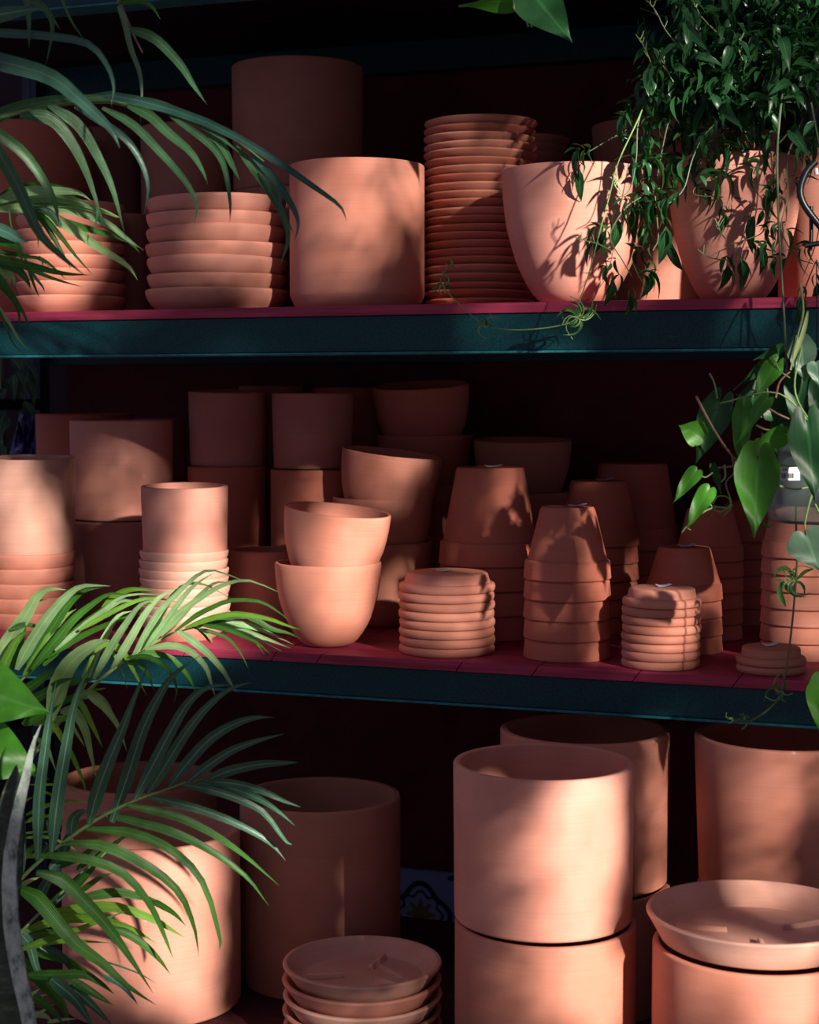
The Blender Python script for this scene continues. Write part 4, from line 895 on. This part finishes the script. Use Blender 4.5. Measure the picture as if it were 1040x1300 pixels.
strand([(1010, 130), (950, 130), (900, 165), (880, 200), (868, 240), (845, 262)], 2.26, 16, 1.05)
strand([(1010, 130), (960, 150), (925, 185), (905, 215), (880, 245), (918, 250)], 2.31, 20, .8)
strand([(1020, 150), (985, 190), (982, 240), (972, 290), (945, 305), (920, 312)], 2.27, 26, .95)
strand([(1020, 150), (1000, 200), (1000, 250), (992, 290), (1010, 325), (1032, 335)], 2.25, 22, .9)
strand([(1030, 130), (1045, 220), (1038, 300), (1020, 350)], 2.22, 26, .9)
strand([(900, 100), (925, 20), (880, -10), (850, 20), (812, 10)], 2.36, 30, .8)
# the dense crown above the pot: past counting, joined
for _ in range(1700):
    a = random.random(); px = 1040 - 215 * a + random.gauss(0, 16); top = -20; bot = 150 - 40 * a + random.gauss(0, 14)
    py = random.uniform(top, bot)
    if px > 1070 or px < 800 + random.uniform(0, 30) or (px < 860 and py < 60 + random.uniform(-30, 20)): continue
    Zc = 2.30 + random.uniform(-.09, .12)
    jleaf(at_Z(px, py, Zc), orient(random.uniform(-1, 1), random.uniform(-1.1, .35), random.uniform(-.8, .4), random.uniform(-1, 1)), random.randrange(6), random.uniform(.6, 1.1), True)
for _ in range(330):
    px = random.gauss(880, 38); py = random.uniform(90, 228)
    if px < 800: continue
    jleaf(at_Z(px, py, 2.34 + random.uniform(-.05, .1)), orient(random.uniform(-1, 1), random.uniform(-1.1, .1), random.uniform(-.6, .4), random.uniform(-1, 1)), random.randrange(6), random.uniform(.6, .95), True)
jb = link('dense_foliage', mesh_uv('dense_foliage', bulk_v, bulk_f, bulk_uv, M['l_jas']), jas, (0, 0, 0), kind='stuff')
# pale flower-bud twigs
def budtwig(pts, Z=2.24):
    P = [at_Z(x, y, Z) for x, y in pts]; path = catmull(P, 8); V_, F_ = [], []
    def add(pa, r):
        v, f = tube_data(pa, r * S_, r * S_ * .5, 5); i = len(V_); V_.extend(v); F_.extend([tuple(a + i for a in t) for t in f])
    add(path, .9)
    for i in (3, 5, 7, 8):
        for s in ((-1, 1) if i > 6 else (random.choice((-1, 1)),)):
            t = (path[i] - path[i - 1]).normalized(); d = (t + (RT * s * random.uniform(.5, 1.2) + Vector((0, 0, random.uniform(0, .5))))).normalized()
            ln = random.uniform(.6, 1.1); add([path[i], path[i] + d * 5 * S_ * ln, path[i] + d * 9 * S_ * ln + Vector((0, 0, 2 * S_))], .85)
    o0 = path[0]; link('bud_twig', mesh('bud_twig', [q - o0 for q in V_], F_, M['stemy'], True, 60), jas, o0 - wloc(jas))
for t_ in ([(925, 55), (905, 36), (890, 20), (881, 2)], [(890, 66), (888, 45), (885, 25)], [(865, 62), (845, 38), (835, 18), (826, 4)], [(830, 88), (822, 68), (813, 50)], [(855, 104), (846, 86), (842, 70)],
           [(925, 330), (905, 348 - 20), (893, 322)], [(921, 303), (915, 295), (912, 284)], [(788, 246), (780, 234), (783, 230)], [(776, 318), (760, 310), (738, 304)], [(945, 80), (938, 62), (940, 48)]):
    budtwig(t_)
# long runners
def runner(pts, Z, r, mat):
    P = [at_Z(p[0], p[1], p[2] if len(p) > 2 else Z) for p in pts]; path = catmull(P, 60); v, f = tube_data(path, r * S_, r * S_ * .8, 6); o0 = path[0]
    link('runner', mesh('runner', [q - o0 for q in v], f, M[mat], True, 60), jas, o0 - wloc(jas)); return path
runner([(830, 100, 2.3), (812, 148), (785, 206), (774, 248), (758, 308), (747, 350), (734, 388), (733, 402), (720, 411), (688, 417), (656, 419), (631, 417), (614, 412), (589, 392), (565, 367), (560, 355), (565, 345), (574, 334)], 2.27, .95, 'stem')
runner([(1000, 60, 2.26), (990, 150), (987, 200), (989, 290), (995, 390), (1001, 500), (1007, 600), (1012, 700), (1008, 769), (1001, 831), (993, 875), (981, 896), (955, 914), (940, 914), (925, 911)], 2.20, 1.5, 'stemd')
def curls(px, py, Z, n, size, mats=('stem', 'l_jas2'), seed=3):
    rnd = random.Random(seed)
    for i in range(n):
        a = rnd.uniform(0, 6.28); L_ = size * rnd.uniform(.6, 1.2); k = rnd.choice((-1, 1)) * rnd.uniform(.5, 1.6)
        pts = []
        for j in range(5):
            u = j / 4; ang = a + k * u * 1.8; pts.append((px + L_ * u * math.cos(ang), py + L_ * u * math.sin(ang), Z + rnd.uniform(-.004, .004) * j))
        if i % 2: blade('leaf', pts, size * .16, 'l_jas2', jas, fold=.3, n=8, kind='lance')
        else: tube('tendril', pts, 1.2, .6, 'stem', jas, n=8, k=5)
curls(733, 403, 2.27, 16, 26, seed=1); curls(615, 414, 2.27, 5, 16, seed=5); curls(562, 362, 2.27, 8, 15, seed=9); curls(574, 336, 2.27, 3, 12, seed=4)
curls(1010, 738, 2.2, 8, 26, seed=12); curls(993, 878, 2.2, 8, 22, seed=21); curls(945, 913, 2.2, 6, 12, seed=22); curls(928, 911, 2.2, 3, 10, seed=8)
for P_, w_ in (([(1010, 738), (1000, 722), (988, 724), (983, 732)], 6), ([(1012, 738), (1004, 750), (992, 738), (984, 735)], 6), ([(993, 738), (990, 750), (994, 762), (998, 770)], 8), ([(1012, 736), (1022, 726), (1034, 722)], 5)):
    blade('leaf', P_, w_, 'l_palm', jas, 2.2, kind='lance')

at_Z = at_Z0
# ---- right: heartleaf philodendron in a clear hanging pot
def at_Z(px, py, Z): return at_Z0(px, py, Z + .12)
PP = at_Z(1046, 606, 2.36)
ph = thing('philodendron', at_Z(1046, 662, 2.36), 'heartleaf philodendron with bright green leaves in a clear plastic hanging pot, right edge', 'plant')
m, nt, b = nm('clear_plastic'); b.inputs['Base Color'].default_value = (.75, .9, .9, 1); b.inputs['Roughness'].default_value = .08
b.inputs['Transmission Weight'].default_value = .9; b.inputs['IOR'].default_value = 1.25; M['clear'] = m
m, nt, b = nm('dark_wet_leaves'); n1 = noise(nt, node(nt, 'ShaderNodeTexCoord').outputs['Object'], 60, 4)
nt.links.new(ramp(nt, n1, [(.35, (.004, .012, .010)), (.7, (.02, .06, .04))]).outputs[0], b.inputs['Base Color']); M['soil'] = m
q = lambda p: pxl(p, *PP)
hp = q(112); r1 = q(80); r0 = q(69)
link('clear_pot', lathe('clear_pot', [(0, 0), (r0 - .004, 0), (r0, .004), (r0 + .003, .018), (r0 + .002, .020), (r1, hp), (r1 - .0015, hp), (r0, .021), (r0 - .003, .005), (0, .002)], M['clear'], 56, False, 60), ph, (0, 0, 0))
link('soil', lathe('soil', [(0, .024), (r0 - .008, .024), (r1 - .010, hp * .8), (r1 * .6, hp * .9), (0, hp * .92)], M['soil'], 40), ph, (0, 0, 0))
tg = thing('price_label', at_Z(1003, 602, 2.257), 'small white price label with a printed barcode', None, parent=ph)
def flat(name, x0, x1, y0, y1, mat, off, parent, Z):
    O = wloc(parent); P = [at_Z(x0, y1, Z) - fh * off, at_Z(x1, y1, Z) - fh * off, at_Z(x1, y0, Z) - fh * off, at_Z(x0, y0, Z) - fh * off]
    return link(name, mesh(name, [p - O for p in P] + [p - O + fh * .0003 for p in P], [(0, 1, 2, 3), (7, 6, 5, 4), (0, 4, 5, 1), (1, 5, 6, 2), (2, 6, 7, 3), (3, 7, 4, 0)], M[mat], False), parent)
m, nt, b = nm('white_label'); b.inputs['Base Color'].default_value = (.62, .64, .66, 1); M['label'] = m
flat('tag_card', 985, 1016, 593, 610, 'label', 0, tg, 2.26)
bx = 992.5
for k in range(9):
    wb = (1.2, .6, 1.6, .8, .6, 1.3)[k % 6]
    if k not in (3,): flat('bar', bx, bx + wb, 601, 607, 'ink', .0006, tg, 2.26)
    bx += wb + .7
flat('print_line', 993, 1000, 595.5, 597, 'ink', .0006, tg, 2.26)
for bs, tp, w_, mt_, Z_, dz_, rl in [
    ((962, 583), (958, 681), 62, 'l_phil', 2.20, -.03, .1), ((885, 597), (854, 638), 23, 'l_phil', 2.22, 0, .5), ((901, 620), (870, 673), 26, 'l_phil', 2.20, 0, .3), ((889, 553), (862, 540), 37, 'l_phil', 2.25, 0, .2),
    ((914, 512), (883, 588), 46, 'l_phild', 2.27, 0, .2), ((975, 505), (934, 562), 24, 'l_phil', 2.21, 0, .9), ((944, 520), (940, 600), 30, 'l_phil', 2.24, 0, .5), ((985, 462), (956, 506), 30, 'l_phil', 2.24, 0, -.5),
    ((994, 441), (957, 458), 16, 'l_phild', 2.28, 0, .7), ((981, 453), (933, 496), 17, 'l_phild', 2.30, 0, .7), ((1017, 436), (1022, 486), 40, 'l_grey', 2.24, 0, .1), ((1021, 478), (1006, 540), 48, 'l_phild', 2.27, 0, .1),
    ((1025, 538), (1035, 636), 56, 'l_phild', 2.20, 0, .15), ((997, 552), (953, 567), 30, 'l_phil', 2.23, 0, .4), ((988, 520), (934, 500), 38, 'l_phild', 2.30, 0, .2), ((1024, 681), (1040, 724), 62, 'l_grey', 2.23, 0, .1),
    ((1036, 460), (1040, 492), 26, 'l_grey', 2.23, 0, .1), ((1044, 868), (1042, 934), 44, 'l_phil', 2.235, 0, .3), ((960, 500), (930, 560), 40, 'l_phild', 2.29, 0, .1), ((1000, 530), (985, 585), 40, 'l_phild', 2.31, 0, .1),
    ((905, 590), (918, 632), 13, 'l_phild', 2.26, 0, .7), ((958, 560), (972, 585), 22, 'l_pale', 2.27, 0, .4), ((1050, 480), (1030, 540), 40, 'l_phild', 2.26, 0, .1)]:
    heart('leaf', bs, tp, w_, mt_, ph, Z_, dz_, roll=rl * random.choice((-1, 1)) * .6)
blade('leaf', [(962, 650), (968, 662), (976, 669), (984, 664)], 5, 'l_palm', ph, 2.21)
for P_, r_, mt_ in [([(884, 503), (902, 538), (919, 565), (931, 580), (938, 590), (912, 594)], 1.9, 'stemb'), ([(901, 474), (907, 486), (911, 506)], 1.4, 'stemy'), ([(1016, 360), (1020, 395), (1012, 430), (1004, 470)], 1.6, 'stemy'),
                    ([(885, 600), (895, 606), (905, 600)], 1.3, 'stemy'), ([(871, 670), (890, 652), (908, 644), (925, 645), (930, 640)], 1.5, 'stemy'), ([(897, 630), (903, 642), (915, 650), (928, 640), (925, 625)], 1.2, 'stemy'),
                    ([(905, 640), (912, 630), (925, 632), (928, 645), (918, 655)], 1.0, 'stemy'), ([(930, 580), (932, 600), (922, 612), (926, 630)], 1.3, 'stemb'), ([(920, 590), (921, 605), (916, 612)], 1.3, 'stemy'),
                    ([(989, 590), (996, 582), (1004, 574)], 1.3, 'stemy'), ([(988, 589), (1000, 592), (1010, 592)], 1.4, 'stemy'), ([(990, 617), (1010, 621), (1030, 618)], 1.5, 'stemy'), ([(1031, 628), (1026, 645), (1022, 665), (1023, 681)], 1.5, 'stem'),
                    ([(960, 540), (975, 546), (996, 545)], 1.4, 'stemy'), ([(966, 512), (985, 524), (1002, 532)], 1.6, 'stemb'), ([(981, 452), (990, 470), (1003, 480)], 1.2, 'stem'), ([(985, 505), (990, 485), (1003, 472)], 1.6, 'stemb'),
                    ([(866, 676), (871, 670), (877, 673)], 1, 'stemy'), ([(1060, 800), (1052, 840), (1045, 866)], 1.4, 'stemb'), ([(1035, 640), (1060, 700), (1060, 800)], 1.5, 'stem'), ([(1046, 560), (1010, 500), (1018, 440)], 1.5, 'stem'), ([(1046, 560), (990, 500), (914, 512)], 1.4, 'stem')]:
    tube('stem', [(x, y, 2.235) for x, y in P_], r_, r_ * .7, mt_, ph, n=12, k=6)
blade('leaf', [(1026, 395), (1022, 415), (1014, 440), (1003, 470)], 6, 'stemy', ph, 2.22, kind='lance', label='rolled pale new leaf')
# steel hanger wires and the black bracket
hw = thing('hanger_wires', at_Z(1037, 340, 2.3), 'thin steel wires holding the clear pot below the jasmine', 'wire')
tube('wire', [(1037, 330, 2.3), (1037, 480, 2.3), (1036, 552, 2.3)], .9, .9, 'wire', hw, n=4)
tube('wire', [(1037, 330, 2.3), (1020, 372, 2.3), (1004, 432, 2.3), (985, 548, 2.3)], .9, .9, 'wire', hw, n=6)
tube('wire', [(1037, 330, 2.3), (1075, 450, 2.3), (1110, 552, 2.36)], .9, .9, 'wire', hw, n=6)
br = thing('hanging_bracket', at_Z(1030, 300, 2.36), 'black curved metal bracket beside the rightmost bright planter, upper shelf', 'bracket')
tube('hook', [(1036, 205, 2.36), (1024, 218, 2.36), (1016, 240, 2.36), (1020, 258, 2.36), (1034, 278, 2.36), (1052, 300, 2.36)], 4.6, 4.4, 'black', br, n=14, k=10)
tube('bar', [(1030, 262, 2.37), (1030, 300, 2.37), (1029, 318, 2.37)], 2.6, 2.6, 'black', br, n=4, k=8)
tube('crossbar', [(1022, 312, 2.36), (1046, 308, 2.36), (1070, 306, 2.36)], 3.4, 3.4, 'black', br, n=4, k=8)
tube('bolt', [(1036, 214, 2.35), (1037, 222, 2.35)], 2.6, 2.6, 'label', br, n=2, k=10)

at_Z = at_Z0
# ---- far left behind the rack: dark plants and a crumpled plastic sheet
dp = thing('shaded_shrub', at_Z(10, 560, 3.7), 'dark shaded shrub seen through the left end of the rack', 'plant')
for _ in range(60):
    x, y = random.uniform(-40, 40), random.uniform(440, 640); d = random.uniform(-1, 1)
    blade('leaf', [(x, y), (x + 12 * d, y + 14), (x + 16 * d, y + 34)], 12, 'l_dark', dp, 3.75 + random.uniform(-.08, .08), n=5)
tube('stem', [(0, 700, 3.75), (5, 580, 3.75), (0, 440, 3.75)], 4, 3, 'stemd', dp)
m, nt, b = nm('blue_grey_plastic_sheet'); b.inputs['Base Color'].default_value = (.10, .11, .32, 1); b.inputs['Roughness'].default_value = .25; M['sheet'] = m
random.seed(31)
v, f = [], []
for i in range(9):
    for j in range(9):
        p = at_Z(8 + i * 4.2 + j * 2.2, 596 - j * 9.0 + i * 1.5, 3.66 + random.uniform(-.03, .03)); v.append(p)
o0 = v[0].copy(); v = [p - o0 for p in v]
for i in range(8):
    for j in range(8): a = i * 9 + j; f.append((a, a + 1, a + 10, a + 9))
so_ = link('plastic_sheet', mesh('plastic_sheet', v, f, M['sheet'], False), None, o0, 'crumpled blue-grey plastic sheet behind the left end of the rack', 'sheet')
so_.modifiers.new('s', 'SOLIDIFY').thickness = .002

# ---- added unseen leaf screen behind the camera; holes placed to shape the sun patches
random.seed(5)
SU = SUN.cross(Vector((0, 0, 1))).normalized() * -1; SV = SU.cross(SUN).normalized()
if SV.z < 0: SV = -SV
OPEN = [  # px, py, distance, half width, half height, openness
]
OPEN += [(440, 285, 2.8, 45, 65, .5), (765, 295, 2.68, 32, 90, 1), (705, 345, 2.68, 26, 45, .3), (575, 265, 2.9, 45, 85, .3), (300, 295, 2.9, 50, 45, .5), (65, 330, 3.0, 32, 40, .95), (1020, 300, 2.75, 40, 80, 1), (935, 270, 2.62, 34, 80, .6),
         (28, 650, 3.0, 28, 70, .9), (60, 680, 3.0, 30, 60, .4), (30, 755, 3.02, 45, 40, .5), (252, 680, 2.98, 26, 75, .85), (240, 780, 2.98, 38, 55, 1), (150, 610, 3.25, 50, 40, .1), (425, 555, 3.2, 12, 12, .5),
         (450, 680, 2.9, 34, 28, 1), (422, 765, 2.9, 14, 48, 1), (390, 740, 2.9, 34, 60, .35), (470, 600, 3.08, 40, 28, .3), (570, 785, 2.8, 46, 20, .7), (710, 755, 2.76, 30, 70, .35), (845, 795, 2.66, 38, 30, .75), (620, 650, 3.0, 30, 40, .15), (870, 740, 2.82, 25, 30, .15), (1010, 770, 2.76, 40, 60, .35),
         (722, 1080, 2.35, 62, 85, .6), (738, 1080, 2.35, 26, 92, 1), (745, 1240, 2.35, 28, 70, 1), (680, 1240, 2.35, 45, 60, .35), (238, 1170, 2.62, 34, 100, 1), (170, 1170, 2.62, 50, 90, .6), (930, 1214, 2.22, 100, 9, 1), (975, 1265, 2.25, 22, 45, 1), (880, 1265, 2.25, 60, 40, .4), (460, 1292, 2.42, 80, 4, .6), (690, 25, 2.5, 60, 40, .6), (890, 740, 2.95, 60, 60, .25), (665, 600, 3.2, 40, 25, .15),
         (820, 1000, 2.68, 30, 70, .2), (960, 1000, 2.56, 70, 60, .2), (240, 790, 2.42, 130, 36, .9), (940, 590, 2.4, 80, 80, .85), (920, 80, 2.6, 110, 80, .3), (110, 1150, 2.38, 80, 90, .4), (80, 785, 2.45, 80, 45, .6), (545, 1160, 3.3, 40, 60, .5),
         (200, 180, 2.3, 170, 60, .35), (15, 930, 2.25, 60, 90, .5), (60, 270, 2.45, 60, 40, .6)]

def uvof(p): return p.dot(SU), p.dot(SV)
holes = []
for (px, py, Z, rx, ry, s_) in OPEN:
    p = at_Z(px, py, Z); u, v_ = uvof(p); holes.append((u, v_, rx * Z / F, ry * Z / F, s_))
base_t = CAM.dot(SUN) + .55
ref = at_Z(520, 650, 2.8); TT = base_t
cv, cf = [], []
def openness(u, v_):
    o = 0
    for (a, b_, ru, rv, s_) in holes:
        d = math.sqrt(((u - a) / (ru + .034)) ** 2 + ((v_ - b_) / (rv + .034)) ** 2)
        if d < 1: o = max(o, s_)
    return o
corners = [uvof(at_Z(x, y, z)) for x in (-60, 1100) for y in (-60, 1360) for z in (2.2, 3.5)] + [uvof(at_Z(-60, 0, 5.2)), uvof(at_Z(1700, 600, 2.6))]
u0, u1 = min(c[0] for c in corners) - .05, max(c[0] for c in corners) + .05
v0, v1 = min(c[1] for c in corners) - .05, max(c[1] for c in corners) + .05
def leafquad(a, b_, L_, w_):
    t_ = TT + random.uniform(0, .3); c0 = SU * a + SV * b_ + SUN * t_; ang = random.uniform(0, 6.28)
    ax = (SU * math.cos(ang) + SV * math.sin(ang) + SUN * random.uniform(-.4, .4)).normalized(); sd_ = SUN.cross(ax).normalized()
    i0 = len(cv); cv.extend([c0 - ax * L_, c0 - sd_ * L_ * w_, c0 + ax * L_, c0 + sd_ * L_ * w_]); cf.append((i0, i0 + 1, i0 + 2, i0 + 3))
def grid(st, fn):
    u = u0
    while u < u1:
        v_ = v0
        while v_ < v1: fn(u + random.uniform(-.4, .4) * st, v_ + random.uniform(-.4, .4) * st); v_ += st
        u += st
def coarse(a, b_):
    if openness(a, b_) == 0: leafquad(a, b_, random.uniform(.042, .058), .62)
def fine(a, b_):                                   # small leaf quads added to dim the partly open holes
    op = openness(a, b_)
    if 0 < op < 1 and random.random() > op * .82: leafquad(a, b_, .0125, .8)
grid(.027, coarse); grid(.0135, fine)
cen = SU * ((u0 + u1) / 2) + SV * v0 + SUN * (TT + .18)
tr_ = link('added_sun_screen', None, None, (cen.x, cen.y, -.36), 'added unseen leaf screen behind the viewer, pierced to shape the sun patches', 'tree')
link('foliage', mesh('foliage', [q - Vector((cen.x, cen.y, -.36)) for q in cv], cf, M['l_palm'], False), tr_, (0, 0, 0), kind='stuff')  # all leaf quads of the added screen, joined
vv, ff = tube_data(catmull([Vector((0, 0, 0)), Vector((.03, 0, .9)), Vector((-.02, .02, 1.8)), Vector((0, 0, 2.6))], 12), .06, .03, 10)
link('screen_trunk', mesh('screen_trunk', vv, ff, M['stemb'], True), tr_, (0, 0, 0))
